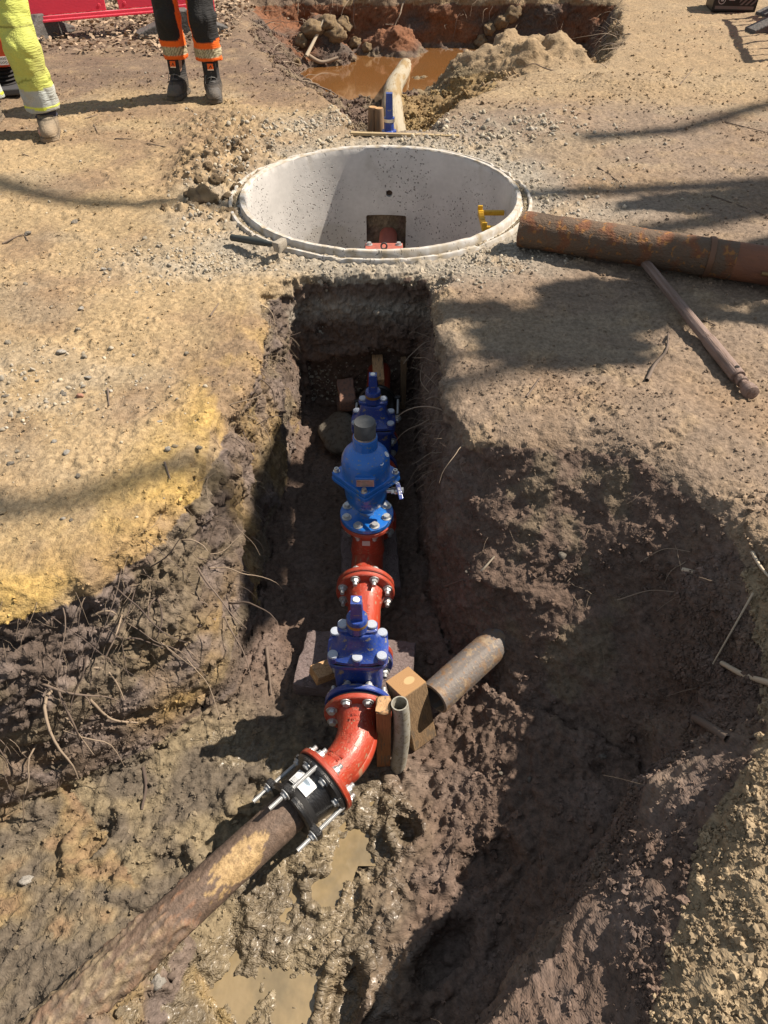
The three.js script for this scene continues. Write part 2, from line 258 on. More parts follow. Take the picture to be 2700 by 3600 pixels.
// what the ground is made of at a point: colour (linear), wetness, roughness of relief
const C = { sand: [.36, .265, .15], sandRed: [.235, .16, .10], yellow: [.43, .29, .085], grey: [.33, .30, .25], peat: [.10, .075, .061], mauve: [.17, .135, .12], olive: [.17, .135, .08], brown: [.135, .092, .070], mud: [.128, .104, .078], mudY: [.21, .168, .105], rust: [.20, .085, .04], right: [.225, .168, .122] };
const yelPatch = [patch([[560, 2260], [640, 2180], [760, 2240], [770, 2330], [700, 2380], [610, 2370]], -.45), patch([[400, 2440], [520, 2400], [560, 2450], [470, 2480]], -.6)];
function soil(x, y, F, ny) {
  const n1 = fbm(x * 1.7, y * 1.7, F * 1.7, 3), n2 = fbm(x * 6, y * 6 + 9, F * 6, 3), n3 = N(x * 31, y * 31, F * 31), n4 = N(x * 90, y * 90, F * 90);
  const inPit = x > -2.25 && x < 1.3 && F < 3.2 && F > -.2 ? (() => { const r = pdist(pR, x, F); return r.inside ? r.d : -r.d; })() : -1;
  let c, wet = 0, rel = 1;
  const left = sstep(.15, -.35, x);
  let face = 0;
  if (inPit < .04 && y > (x > .3 && F < 1.5 ? -.16 : -.075) + .04 * n2) {           // open ground
    c = mix3(C.right, C.sand, left);
    c = mix3(c, C.sandRed, sstep(-.05, .3, n1 + .16 * sstep(4.8, 6.0, F)) * .8); c = mix3(c, [.29, .235, .165], .5 * sstep(.05, .25, fbm(x * 1.1 + 20, 0, F * 2.2, 3)));
    if (left > 0) {
      const e = sstep(.34, .02, -inPit + .2 * n2) * sstep(-.3, -.45, x) * sstep(2.65, 2.2, F);
      const e2 = sstep(.2, .02, -inPit + .1 * n2) * sstep(-.3, -.45, x) * sstep(3.1, 2.6, F);
      c = mix3(c, C.yellow, clamp(Math.max(e, e2 * .6) * (.35 + 2.0 * n2 + .3 * (x < -.6 ? 1 : 0))));
      c = mix3(c, C.sandRed, sstep(.1, .35, fbm(x * .9 + 5, 0, F * 2.4, 3)) * .6);
    }
    const q = Math.hypot(x - RING.x, F - RING.F);
    let gr = sstep(1.25, .86, q + .3 * n1 + .16 * n2) * .85;
    gr = Math.max(gr, bump(x, F, -.85, 3.25, .45, .18, 1) * (.5 + 2 * n2), bump(x, F, -.55, 5.3, .4, .3, 1) * (.5 + n2), bump(x, F, -1.45, 2.15, .5, .25, .8) * (.4 + 2 * n2), bump(x, F, .75, 5.2, .5, .3, .9) * (.5 + 2 * n2), bump(x, F, 1.15, 3.9, .4, .2, .6));
    c = mix3(c, C.grey, clamp(gr));
    if (F > 5.5 && x < -.5) c = mix3(c, C.brown, sstep(5.7, 6.6, F + .5 * n1) * .75);
    if (F > 5.5 && x > .2) c = mix3(c, C.sand, sstep(5.5, 6.2, F) * .6);
    if (x < -1.1 && F > 4.2 && F < 5.8) c = mix3(c, C.sandRed, .5 * sstep(-.2, .2, n1));
    if (F > 11) c = mix3(c, C.peat, .5);
    if (x > .4 && F < 1.3) c = mix3(c, [.33, .255, .15], .6);
    rel = .6 + .4 * clamp(gr);
    const heap = clamp(1.3 * (bump(x, F, -.95, 4.55, .3, .4, 1) + bump(x, F, -1.0, 5.3, .3, .4, .8) + bump(x, F, -.95, 3.85, .2, .25, .7)) + n2); if (heap > 0) { c = mix3(c, mix3([.27, .185, .105], C.sand, clamp(.4 + 2 * n2)), heap * .8); rel = lerp(rel, 2.6, heap); }
  } else if (F > 4) {                                     // far pit
    c = mix3(C.brown, C.mudY, sstep(-.1, .3, n2 + n1) * .55);
    if (x > .15 && F < 7.2) c = mix3(c, C.yellow, .35);
    if (x > .3 && F > 7.2 && F < 9.4) c = mix3([.25, .185, .11], C.olive, .5 + n2);
    if (F > 9.3 && y > -.45) c = mix3(C.rust, C.peat, sstep(-.2, .2, n1));
    wet = 0;
    rel = 1.6;
  } else {
    const steep = sstep(.8, .45, ny);
    if (x < -.2 && F < 3.04 && y > -.72 && (steep > .3 || y > -.6)) {              // left cut face
      face = y > -.42 ? 1.7 : .75;
      c = mix3(C.mauve, C.peat, sstep(-.2, .15, n2));
      c = mix3(c, C.sandRed, .2 * sstep(0, .3, n1));
      if (F > 1.75) c = mix3(c, C.yellow, .38 * sstep(.05, .28, fbm(x * 3 + 7, y * 1.2, F * 3, 3) + .1 * sstep(-.2, -.5, y)));
      c = mix3(c, C.olive, sstep(.04, .16, fbm(x * 2.6 + 11, y * 5, F * 2.6, 3)) * .55);
      if (F < 1.7) { const yy = Math.exp(-Math.pow((x + .62) / .12, 2) - Math.pow((y + .5) / .1, 2)) + .8 * Math.exp(-Math.pow((x + .72) / .1, 2) - Math.pow((y + .62) / .06, 2)) + .6 * Math.exp(-Math.pow((x + 1.15) / .12, 2) - Math.pow((y + .66) / .08, 2)); c = mix3(c, [.30, .205, .085], clamp(yy * (.6 + 2 * n2))); }
    } else if (y > -.6 && x > -.2 && inPit > 0 && F < 3.05) {            // right bank
      c = mix3(C.brown, C.mauve, sstep(-.1, .3, n2) * .35);
      c = mix3(c, C.right, .5 * sstep(.05, .3, fbm(x * 4 + 3, y * 4, F * 4, 3)));
      face = .85;
      if (Math.abs(x - .62) < .2 && F > 1.2) c = mix3(c, C.olive, .5 * sstep(0, .2, n2));
    } else if (F > 2.95 && y > -.65) c = mix3(C.brown, C.grey, .8 * Math.exp(-Math.pow((y + .2 + .05 * n1) / .06, 2)));
    else {                                                               // floor
      const fore = sstep(1.55, 1.15, F);
      c = mix3(C.brown, C.mauve, sstep(-.1, .3, n2) * .35);
      c = mix3(c, mix3(C.mud, C.mudY, sstep(-.15, .25, n2 + .5 * n1)), fore * sstep(.12, -.16, x + .3 * n1 + .2 * n2));
      if (fore > 0) {
        const d = pdist(puddle, x, F), e = d.inside ? -d.d : d.d;
        wet = sstep(.22, .02, e + .22 * n2) * fore; wet = Math.max(wet, .85 * bump(x, F, -.5, 1.12, .22, .14, 1.3) * (.6 + 2 * n2), .8 * bump(x, F, -.05, .95, .2, .2, 1) * (.5 + 2 * n2), .9 * bump(x, F, -.02, .55, .13, .18, 1.2) * (.5 + 2 * n2));
        wet = clamp(wet);
        c = mix3(c, C.mudY, wet * .5);
        const s = (x - OLD.x) * OLD.dx + (F - OLD.F) * OLD.dF; if (s > .55) c = mix3(c, mix3(C.yellow, C.rust, sstep(-.1, .2, n2)), .35 * sstep(0, .25, n1 + n2));
      }
    }
    rel = face || 1.15;
  }
  const k = 1 + .22 * n3 + .2 * n4 + .25 * n2;
  return { c: [c[0] * k, c[1] * k, c[2] * k], wet, rel };
}
const gritTex = tex(512, 512, (u, v) => { const a = tileN(u, v, 26, 4, 3), b = tileN(u, v, 90, 2, 8); let k = .82 + .5 * a + .42 * b; return [k, k * (.99 + .05 * a), k * (.97 + .1 * a)]; }, false, 1 / .45, 1 / .45);
gritTex.colorSpace = THREE.NoColorSpace;
const gritBump = tex(512, 512, (u, v) => { const a = tileN(u, v, 24, 5, 5), b = Math.abs(tileN(u, v, 60, 3, 11)); const k = .5 + .6 * a + .5 * b; return [k, k, k]; }, false, 1 / .45, 1 / .45);
const mGround = std({ vertexColors: true, roughness: .95, map: gritTex, bumpMap: gritBump, bumpScale: .006 });
const mWet = phy({ vertexColors: true, roughness: .6, map: gritTex, bumpMap: gritBump, bumpScale: .014, clearcoat: .2, clearcoatRoughness: .25 });
const surf = [];     // a thinned list of surface points for scattering
function terrainMesh(p, fine) {
  let nor = normalsOf(p.pos, p.idx);
  const nv = p.pos.length / 3, col = new Float32Array(nv * 3), uv = new Float32Array(nv * 2), wet = new Float32Array(nv);
  for (let i = 0; i < nv; i++) {
    const x = p.pos[3 * i], y = p.pos[3 * i + 1], F = -p.pos[3 * i + 2], s = soil(x, y, F, nor[3 * i + 1]);
    wet[i] = s.wet;
    let a = .010 * s.rel * N(x * 22, y * 22, F * 22) + .0075 * s.rel * N(x * 48, y * 48, F * 48);
    if (fine) a += .0042 * s.rel * N(x * 105, y * 105, F * 105);
    const cl = N(x * 13 + 4, y * 13, F * 13); const cr = N(x * 33, y * 33 + 6, F * 33); a += s.rel * (.014 * (.3 - Math.abs(cl)) + .009 * (.3 - Math.abs(cr))) * (s.rel > .95 ? 1 : .35);
    a += s.wet * (.004 * N(x * 75, y * 75, F * 75) + .006 * (.25 - Math.abs(N(x * 42, y * 42, F * 42))));
    p.pos[3 * i] += nor[3 * i] * a; p.pos[3 * i + 1] += nor[3 * i + 1] * a; p.pos[3 * i + 2] += nor[3 * i + 2] * a;
    col[3 * i] = clamp(s.c[0], .01); col[3 * i + 1] = clamp(s.c[1], .01); col[3 * i + 2] = clamp(s.c[2], .01);
    uv[2 * i] = x + .5 * Math.tanh(2.5 * x) * (y + .45); uv[2 * i + 1] = -F - .6 * y;
  }
  nor = normalsOf(p.pos, p.idx);
  for (let i = 0; i < nv; i++) if (rnd() < (fine ? .4 : .3)) surf.push([p.pos[3 * i], p.pos[3 * i + 1], p.pos[3 * i + 2], nor[3 * i], nor[3 * i + 1], nor[3 * i + 2], col[3 * i], col[3 * i + 1], col[3 * i + 2], wet[i]]);
  const dry = [], wt = [];
  for (let t = 0; t < p.idx.length; t += 3) { const w = wet[p.idx[t]] + wet[p.idx[t + 1]] + wet[p.idx[t + 2]]; const L = w > 1.35 ? wt : dry; L.push(p.idx[t], p.idx[t + 1], p.idx[t + 2]); }
  const mk = (ix) => { // compact
    const map = new Int32Array(nv).fill(-1); let n = 0; const out = new Uint32Array(ix.length);
    for (let i = 0; i < ix.length; i++) { let m = map[ix[i]]; if (m < 0) m = map[ix[i]] = n++; out[i] = m; }
    const P = new Float32Array(n * 3), Q = new Float32Array(n * 3), R = new Float32Array(n * 3), U = new Float32Array(n * 2);
    for (let i = 0; i < nv; i++) { const m = map[i]; if (m < 0) continue; for (let q = 0; q < 3; q++) { P[3 * m + q] = p.pos[3 * i + q]; Q[3 * m + q] = nor[3 * i + q]; R[3 * m + q] = col[3 * i + q]; } U[2 * m] = uv[2 * i]; U[2 * m + 1] = uv[2 * i + 1]; }
    const g = new THREE.BufferGeometry(); g.setAttribute('position', new THREE.BufferAttribute(P, 3)); g.setAttribute('normal', new THREE.BufferAttribute(Q, 3)); g.setAttribute('color', new THREE.BufferAttribute(R, 3)); g.setAttribute('uv', new THREE.BufferAttribute(U, 2)); g.setIndex(new THREE.BufferAttribute(out, 1)); return g;
  };
  struct('ground', mk(dry), mGround);
  if (wt.length) struct('wet_mud', mk(wt), mWet);
}
const T0 = Date.now();
terrainMesh(buildPatch(-2.02, 2.02, -.2, 3.4, -1.36, .3, .0074), true);
terrainMesh(buildPatch(-3.6, 3.6, 3.385, 6.7, -1.36, .4, .0115), true);
terrainMesh(buildPatch(-4.9, 4.9, 6.67, 11.2, -1.0, .8, .0195), true);
terrainMesh(buildPatch(-6.5, -2.0, -1.5, 3.42, -1.0, .3, .05), false);
terrainMesh(buildPatch(2.0, 6.5, -1.5, 3.42, -1.0, .3, .05), false);
terrainMesh(buildPatch(-6.5, -3.58, 3.36, 6.75, -1.0, .3, .04), false);
terrainMesh(buildPatch(3.58, 6.5, 3.36, 6.75, -1.0, .3, .04), false);
terrainMesh(buildPatch(-2.3, 2.3, -1.5, -.17, -1.0, .3, .05), false);
terrainMesh(buildPatch(-6.5, 6.5, 11.15, 12.6, -1.0, .8, .05), false);
terrainMesh(buildPatch(-6.5, -4.87, 6.67, 11.2, -1.0, .8, .05), false);
terrainMesh(buildPatch(4.87, 6.5, 6.67, 11.2, -1.0, .8, .05), false);
{ // the ground going on to the horizon, lower than the detailed patches and open under them
  const sh = new THREE.Shape([[-160, -160], [160, -160], [160, 160], [-160, 160]].map((p) => new THREE.Vector2(...p)));
  sh.holes.push(new THREE.Path([[-6.4, -1.4], [-6.4, 12.5], [6.4, 12.5], [6.4, -1.4]].map((p) => new THREE.Vector2(...p))));
  const g = new THREE.ShapeGeometry(sh); g.rotateX(-Math.PI / 2); g.translate(0, -.02, 0);
  // raise the part behind the far pit
  const n = g.attributes.position.count, c = new Float32Array(n * 3); for (let i = 0; i < n; i++) c.set(C.sandRed, 3 * i); g.setAttribute('color', new THREE.BufferAttribute(c, 3));
  struct('ground', g, mGround);
}
// height under a point and the hit of a photo pixel on the ground
const groundAt = (x, F) => H(x, F);
function pick(px, py) {
  const d = dirPx(px, py); let t = .8, prev = .8;
  for (; t < 16; t += .01) { const x = d[0] * t, y = EYE + d[1] * t, F = d[2] * t; if (y < H(x, F)) { let a = prev, b = t; for (let i = 0; i < 12; i++) { const m = (a + b) / 2; if (EYE + d[1] * m < H(d[0] * m, d[2] * m)) b = m; else a = m; } return [d[0] * b, EYE + d[1] * b, d[2] * b]; } prev = t; }
  return [d[0] * t, 0, d[2] * t];
}
// water
{
  const silt = tex(256, 256, (u, v) => { const a = tileN(u, v, 4, 5, 12), b = tileN(u, v, 18, 3, 15); return mix3([.25, .19, .105], [.17, .135, .08], clamp(.4 + 1.5 * a + .5 * b)); }, true, 1 / .5, 1 / .5), rip = tex(256, 256, (u, v) => { const k = .5 + .5 * tileN(u, v, 12, 3, 19); return [k, k, k]; }, false, 1 / .5, 1 / .5);
  const mW = phy({ map: silt, roughness: .3, clearcoat: .8, clearcoatRoughness: .08, bumpMap: rip, bumpScale: .003 });
  const wp = (pts, y, name) => { const sh = new THREE.Shape(pts.map((p) => new THREE.Vector2(p[0], p[1]))); const g = new THREE.ShapeGeometry(sh); g.rotateX(-Math.PI / 2); g.translate(0, y, 0); return struct(name, g, mW); };
  const pts = []; for (let i = 0; i < puddle.length; i += 5) { pts.push([puddle[i], puddle[i + 1]]); }
  const c0 = pts.reduce((a, p) => [a[0] + p[0] / pts.length, a[1] + p[1] / pts.length], [0, 0]);
  wp(pts.map((p) => [c0[0] + (p[0] - c0[0]) * 1.18, c0[1] + (p[1] - c0[1]) * 1.12]), WATER_Y - .012, 'puddle_water');
  const m2 = phy({ color: [.20, .092, .03], roughness: .1, clearcoat: 1, clearcoatRoughness: .04 });
  const w2 = wp([[-.35, 5.9], [.5, 5.9], [.95, 7.2], [2.4, 8.4], [2.5, 10.3], [-1.4, 10.3], [-1.2, 8.0], [-.6, 6.6]], WATER2_Y, 'pit_water'); w2.material = m2;
}
// ---------- materials of the fittings ----------
const scuff = tex(256, 256, (u, v) => { const k = .5 + .9 * tileN(u, v, 9, 4, 2); return [k, k, k]; }, false, 4, 4);
const roughMap = (lo, hi, f, s) => tex(256, 256, (u, v) => { const k = clamp(lerp(lo, hi, .5 + 1.1 * tileN(u, v, f, 4, s))); return [k, k, k]; }, false, 1, 1);
const colMap = (a, b, f, s, bias = 0, c2) => tex(256, 256, (u, v) => { const n = tileN(u, v, f, 5, s), m = tileN(u, v, f * 3.7, 3, s + 9); let c = mix3(a, b, clamp(sstep(-.05, .28, n + bias) + .3 * m)); if (c2) c = mix3(c, c2, sstep(.16, .3, m + .3 * n)); return c; }, true, 1, 1);
const dirty = (t, th, s) => { const d = t.image.data, W = t.image.width, e = (x) => 255 * (1.055 * Math.pow(x, 1 / 2.4) - .055); for (let j = 0; j < W; j++) for (let i = 0; i < W; i++) { const a = tileN(i / W, j / W, 5, 5, s), b = tileN(i / W, j / W, 28, 3, s + 5), k = clamp(sstep(th, th + .1, a + .35 * b) * .75 + sstep(.26, .34, b) * .7 + .08), q = 4 * (j * W + i); d[q] = lerp(d[q], e(.27), k); d[q + 1] = lerp(d[q + 1], e(.205), k); d[q + 2] = lerp(d[q + 2], e(.135), k); } return t; };      // dried mud specks and smears
const mRed = phy({ map: dirty(colMap([.36, .036, .016], [.27, .028, .014], 6, 4, -.12, [.40, .085, .05]), .3, 141), roughness: 1, roughnessMap: roughMap(.3, .65, 7, 1), clearcoat: .35, clearcoatRoughness: .18, bumpMap: scuff, bumpScale: .0008 });
const mRedDull = phy({ map: colMap([.36, .10, .07], [.27, .08, .06], 5, 14), roughness: .6 });
const mBlue = phy({ map: dirty(colMap([.008, .038, .27], [.010, .045, .30], 6, 7, 0, [.03, .06, .20]), .28, 151), roughness: 1, roughnessMap: roughMap(.25, .6, 6, 3), clearcoat: .4, clearcoatRoughness: .1, bumpMap: scuff, bumpScale: .0006 });
const mBlueLight = phy({ map: dirty(colMap([.004, .125, .53], [.005, .11, .47], 5, 8), .36, 161), roughness: 1, roughnessMap: roughMap(.25, .5, 6, 5), clearcoat: .45, clearcoatRoughness: .12, bumpMap: scuff, bumpScale: .0007 });
const mZinc = std({ map: colMap([.50, .51, .51], [.38, .39, .40], 8, 5), metalness: .55, roughness: .45 });
const mSteel = std({ color: [.6, .58, .55], metalness: .9, roughness: .3 });
const mRubber = std({ color: [.012, .012, .013], roughness: .7 });
const mBlack = phy({ color: [.013, .013, .014], roughness: .35, clearcoat: .4, clearcoatRoughness: .25, bumpMap: scuff, bumpScale: .001 });
const mCap = std({ map: colMap([.055, .058, .06], [.085, .088, .09], 4, 3), roughness: .6 });
const mWhite = std({ color: [.72, .72, .70], roughness: .5 });
const mGreyCap = std({ map: colMap([.33, .37, .44], [.42, .45, .5], 6, 6), roughness: .5 });
const rustTex = colMap([.135, .085, .06], [.20, .105, .06], 6, 21, 0, [.075, .055, .048]);
const mRustPipe = std({ map: rustTex, roughness: .72, metalness: .15, bumpMap: scuff, bumpScale: .003 });
const woodTex = (a, b, s) => tex(256, 256, (u, v) => { const w = tileN(u, v, 3, 3, s), g = Math.pow(.5 + .5 * Math.sin((u * 9 + w * 3) * 6.283), 2); let c = mix3(a, b, clamp(.1 + .7 * g + .7 * tileN(u, v * .15, 40, 2, s))); const d = tileN(u, v, 4, 4, s + 3); return mix3(c, [.13, .1, .07], .75 * sstep(.08, .3, d)); }, true, 1, 1);
const mWood = std({ map: woodTex([.50, .31, .16], [.34, .19, .085], 3), roughness: .8, bumpMap: scuff, bumpScale: .001 });
const mWoodDark = std({ map: woodTex([.25, .165, .09], [.15, .095, .05], 5), roughness: .85, bumpMap: scuff, bumpScale: .001 });
const mWoodRed = std({ map: woodTex([.34, .15, .06], [.22, .085, .035], 6), roughness: .8 });
const endTex = tex(256, 256, (u, v) => { const dx = u - .62, dy = v - .45, r = Math.hypot(dx, dy * 1.2), n = tileN(u, v, 6, 3, 2), g = .5 + .5 * Math.sin((r * 26 + n * 2) * 6.283); return mix3(mix3([.42, .25, .115], [.31, .175, .075], g), [.52, .36, .18], sstep(.22, .18, r)); });
const mEnd = std({ map: endTex, roughness: .85 });
const mSlab = std({ map: colMap([.15, .115, .11], [.095, .07, .066], 12, 31, 0, [.20, .165, .16]), roughness: .9, bumpMap: scuff, bumpScale: .003 });
const mStub = std({ map: dirty(colMap([.13, .115, .11], [.20, .135, .085], 6, 41, -.03, [.19, .11, .06]), .2, 171), roughness: .65, metalness: .1, bumpMap: (() => { const q = scuff.clone(); q.repeat.set(4, 11); q.needsUpdate = true; return q; })(), bumpScale: .0012 });
const mOldBig = std({ map: colMap([.115, .078, .05], [.16, .06, .025], 4, 51, 0, [.26, .12, .035]), roughness: .85, bumpMap: gritBump, bumpScale: .006 });
const mBrass = std({ color: [.40, .24, .07], metalness: .7, roughness: .5 });
const mGreyPvc = std({ map: colMap([.32, .31, .27], [.25, .235, .185], 5, 61, 0, [.19, .165, .11]), roughness: .55 });
const mStone = (a, s) => std({ map: colMap(a, a.map((x) => x * .7), 7, s), roughness: .9, bumpMap: scuff, bumpScale: .004 });
const mClay = std({ color: [.40, .265, .125], roughness: .95 });

mStub.map.repeat.set(1, 3); mOldBig.map.repeat.set(1, 3); mGreyPvc.map.repeat.set(3, 1);
// ---------- shared shapes ----------
const latheZ = (prof, seg = 40) => { const g = new THREE.LatheGeometry(prof.map((p) => new THREE.Vector2(Math.max(p[0], .0001), p[1])), seg); g.rotateX(Math.PI / 2); return g; };      // profile [r, z]
const latheY = (prof, seg = 40) => toCreasedNormals(new THREE.LatheGeometry(prof.map((p) => new THREE.Vector2(Math.max(p[0], .0001), p[1])), seg), .6);
const lathe = (prof, seg) => toCreasedNormals(latheZ(prof, seg), .6);
function hexHead(r, h, washer = 1.45) {     // along +z, base at z=0
  const a = new THREE.CylinderGeometry(r * washer, r * washer, h * .22, 18); a.rotateX(Math.PI / 2); a.translate(0, 0, h * .11);
  const b = new THREE.CylinderGeometry(r * .93, r, h * .12, 6); b.rotateX(Math.PI / 2); b.translate(0, 0, h * .96);
  const c = new THREE.CylinderGeometry(r, r, h * .7, 6); c.rotateX(Math.PI / 2); c.translate(0, 0, h * .56);
  return toCreasedNormals(mergeGeometries([a, b, c].map((g) => g.toNonIndexed())), .5);
}
function threaded(r, l) { const p = []; const n = Math.round(l / (r * .36)); for (let i = 0; i <= n; i++) { const z = i / n * l; p.push([r * (i % 2 ? .9 : 1.03), z]); } return lathe([[0, 0], ...p, [0, l]], 10); }
const gHead = hexHead(.0125, .013), gNutBolt = mergeGeometries([hexHead(.0125, .015), (() => { const g = threaded(.0078, .016).toNonIndexed(); g.translate(0, 0, .014); return g; })()]);
const boxG = (w, h, d, r = .004, s = 2) => new RoundedBoxGeometry(w, h, d, s, r);
function flangeProf(r, th, bore = .045) { const e = .003; return [[bore, 0], [r - e, 0], [r, e], [r, th - e], [r - e, th], [bore, th]]; }
const axisX = (F) => -.085 + .03 * (F - 1.21), TURN = -.03;
// ---------- the new pipeline, from the bend to the manhole ----------
// local frame of each straight fitting: z = 0 at its end towards the camera, -z away
const fit = (name, label, cat, F, group) => thing(name, label, cat, [axisX(F), PIPE_Y, -F], TURN, group);
const flZ = (r, th) => { const g = lathe(flangeProf(r, th), 48); return g; };           // occupies z 0..th
function boltRing(parent, z, sgn, geo, mat, n = 8, rad = .09, name = 'bolt', skip = () => false, a0 = Math.PI / 8) {
  for (let i = 0; i < n; i++) { const a = a0 + i * 2 * Math.PI / n; if (skip(i)) continue; const m = part(name, geo, mat, parent, [rad * Math.cos(a), rad * Math.sin(a), z]); if (sgn < 0) m.rotation.y = Math.PI; m.rotation.z = i * .7; }
}
const font = await new FontLoader().loadAsync('fonts/droid/droid_sans_bold.typeface.json');
function raised(txt, size, depth = .0016) { const g = new TextGeometry(txt, { font, size, depth, curveSegments: 2 }); g.computeBoundingBox(); g.translate(-g.boundingBox.max.x / 2, -size / 2, 0); return g; }

{ // red 45 degree bend
  const F0 = 1.21, T = .14, R = .215, ang = Math.PI / 4, tl = R * Math.tan(ang / 2);
  const t = fit('pipe_bend', 'glossy red cast iron flanged bend joining the blue valve to the black coupling', 'pipe bend', F0);
  t.rotation.y = 0;
  const pts = [], L0 = T - tl;
  const path = (s) => { // distance from first face: local x,z and heading (z towards the camera)
    const arc = R * ang; if (s < L0) return [0, s, 0];
    if (s < L0 + arc) { const a = (s - L0) / R; return [-(R - R * Math.cos(a)), L0 + R * Math.sin(a), a]; }
    const q = s - L0 - arc, ex = -(R - R * Math.cos(ang)), ez = L0 + R * Math.sin(ang); return [ex - q * Math.sin(ang), ez + q * Math.cos(ang), ang];
  };
  const total = 2 * L0 + R * ang, SEG = 44, RAD = 36, P = [], U = [], I = [];
  for (let i = 0; i <= SEG; i++) {
    const s = i / SEG * total, [x, z, a] = path(s), e = Math.min(s, total - s), r = .061 + .016 * Math.exp(-Math.pow(e / .032, 2));
    for (let j = 0; j <= RAD; j++) { const b = j / RAD * 2 * Math.PI, c = Math.cos(b), d = Math.sin(b); P.push(x + r * c * Math.cos(a), r * d, z + r * c * Math.sin(a)); U.push(i / SEG, j / RAD * 2); }
  }
  for (let i = 0; i < SEG; i++) for (let j = 0; j < RAD; j++) { const a = i * (RAD + 1) + j, b = a + RAD + 1; I.push(a, a + 1, b, b, a + 1, b + 1); }
  const g = new THREE.BufferGeometry(); g.setAttribute('position', new THREE.Float32BufferAttribute(P, 3)); g.setAttribute('uv', new THREE.Float32BufferAttribute(U, 2)); g.setIndex(I); g.computeVertexNormals();
  part('body', g, mRed, t);
  // casting rib along the outside of the bend
  { const rp = [], ri = []; const n = 16; for (let i = 0; i <= n; i++) { const s = lerp(.06, .215, i / n), [x, z, a] = path(s), r1 = .0585, e = Math.sin(Math.PI * i / n), r2 = .0605 + .010 * Math.pow(e, .4); for (const [r, yy] of [[r1, -.020], [r2, -.014], [r2, .006], [r1, .012]]) rp.push(x + r * Math.cos(a), yy, z + r * Math.sin(a)); } for (let i = 0; i < n; i++) for (let j = 0; j < 3; j++) { const a = i * 4 + j; ri.push(a, a + 1, a + 4, a + 4, a + 1, a + 5); } const q = new THREE.BufferGeometry(); q.setAttribute('position', new THREE.Float32BufferAttribute(rp, 3)); q.setAttribute('uv', new THREE.Float32BufferAttribute(rp.flatMap((v, k) => k % 3 ? [] : [rp[k], rp[k + 2]]), 2)); q.setIndex(ri); q.computeVertexNormals(); part('casting_rib', q, mRed, t); }
  part('flange', flZ(.11, .019), mRed, t, [0, 0, 0]);
  const [ex, ez, ea] = path(total), fl2 = part('flange', flZ(.11, .019), mRed, t, [ex + Math.sin(ea) * .019, 0, ez - Math.cos(ea) * .019], [0, -ea, 0]);
  part('gasket', lathe(flangeProf(.106, .006), 40), mRubber, t, [0, 0, -.0065]);
  for (let i = 0; i < 8; i++) { const a = Math.PI / 8 + i * Math.PI / 4; part('bolt', gHead, mZinc, t, [.09 * Math.cos(a), .09 * Math.sin(a), .019], [0, 0, i * .5]); }
  const gN = new THREE.Group(); // nuts on the second flange, facing back along the bend
  for (let i = 0; i < 8; i++) { const a = Math.PI / 8 + i * Math.PI / 4, m = part('nut', gNutBolt, mZinc, t); const lx = .09 * Math.cos(a), ly = .09 * Math.sin(a), bz = -.019; m.position.set(ex + lx * Math.cos(ea) - bz * -Math.sin(ea) * 1, ly, ez + lx * Math.sin(ea) + bz * Math.cos(ea)); m.position.x = ex + lx * Math.cos(ea) + .019 * Math.sin(ea); m.rotation.y = Math.PI - ea; }
  // raised casting marks on the top of the bend
  const mark = (txt, s, tilt, size, turn) => { const [x, z, a] = path(s), e = Math.min(s, total - s), r = .061 + .016 * Math.exp(-Math.pow(e / .032, 2)) - .0005; const m = part('casting_mark', raised(txt, size), mRed, t); const o = new THREE.Object3D(); o.position.set(x + r * Math.sin(tilt) * Math.cos(a), r * Math.cos(tilt), z + r * Math.sin(tilt) * Math.sin(a)); const up = V(Math.sin(tilt) * Math.cos(a), Math.cos(tilt), Math.sin(tilt) * Math.sin(a)), fw = V(-Math.sin(a), 0, Math.cos(a)), rt = new THREE.Vector3().crossVectors(up, fw.clone().negate()).negate(); const b = new THREE.Matrix4().makeBasis(rt.clone().multiplyScalar(Math.cos(turn)).addScaledVector(fw, Math.sin(turn)).normalize(), new THREE.Vector3(), up); const bx = new THREE.Vector3().setFromMatrixColumn(b, 0), by = new THREE.Vector3().crossVectors(up, bx); b.makeBasis(bx, by, up); m.quaternion.setFromRotationMatrix(b); m.position.copy(o.position); };
  mark('DN100', .050, .05, .0095, 0); mark('PN10-16', .066, .05, .0095, 0);
  mark('ISO2531', .118, -.55, .009, 1.35); mark('EN545', .125, -.32, .009, 1.35); mark('GGG50', .132, -.08, .008, 1.35);
  mark('DN100', .212, -.15, .0095, Math.PI); mark('PN10-16', .197, -.15, .0095, Math.PI);
  part('cast_logo', boxG(.014, .003, .034, .001), mRed, t, [path(.135)[0] + .022, .0565, path(.135)[1] + .008], [0, -.5, -.38]);
  scene.userData.bendEnd = [t.position.x + ex, t.position.z + ez, ea];
}
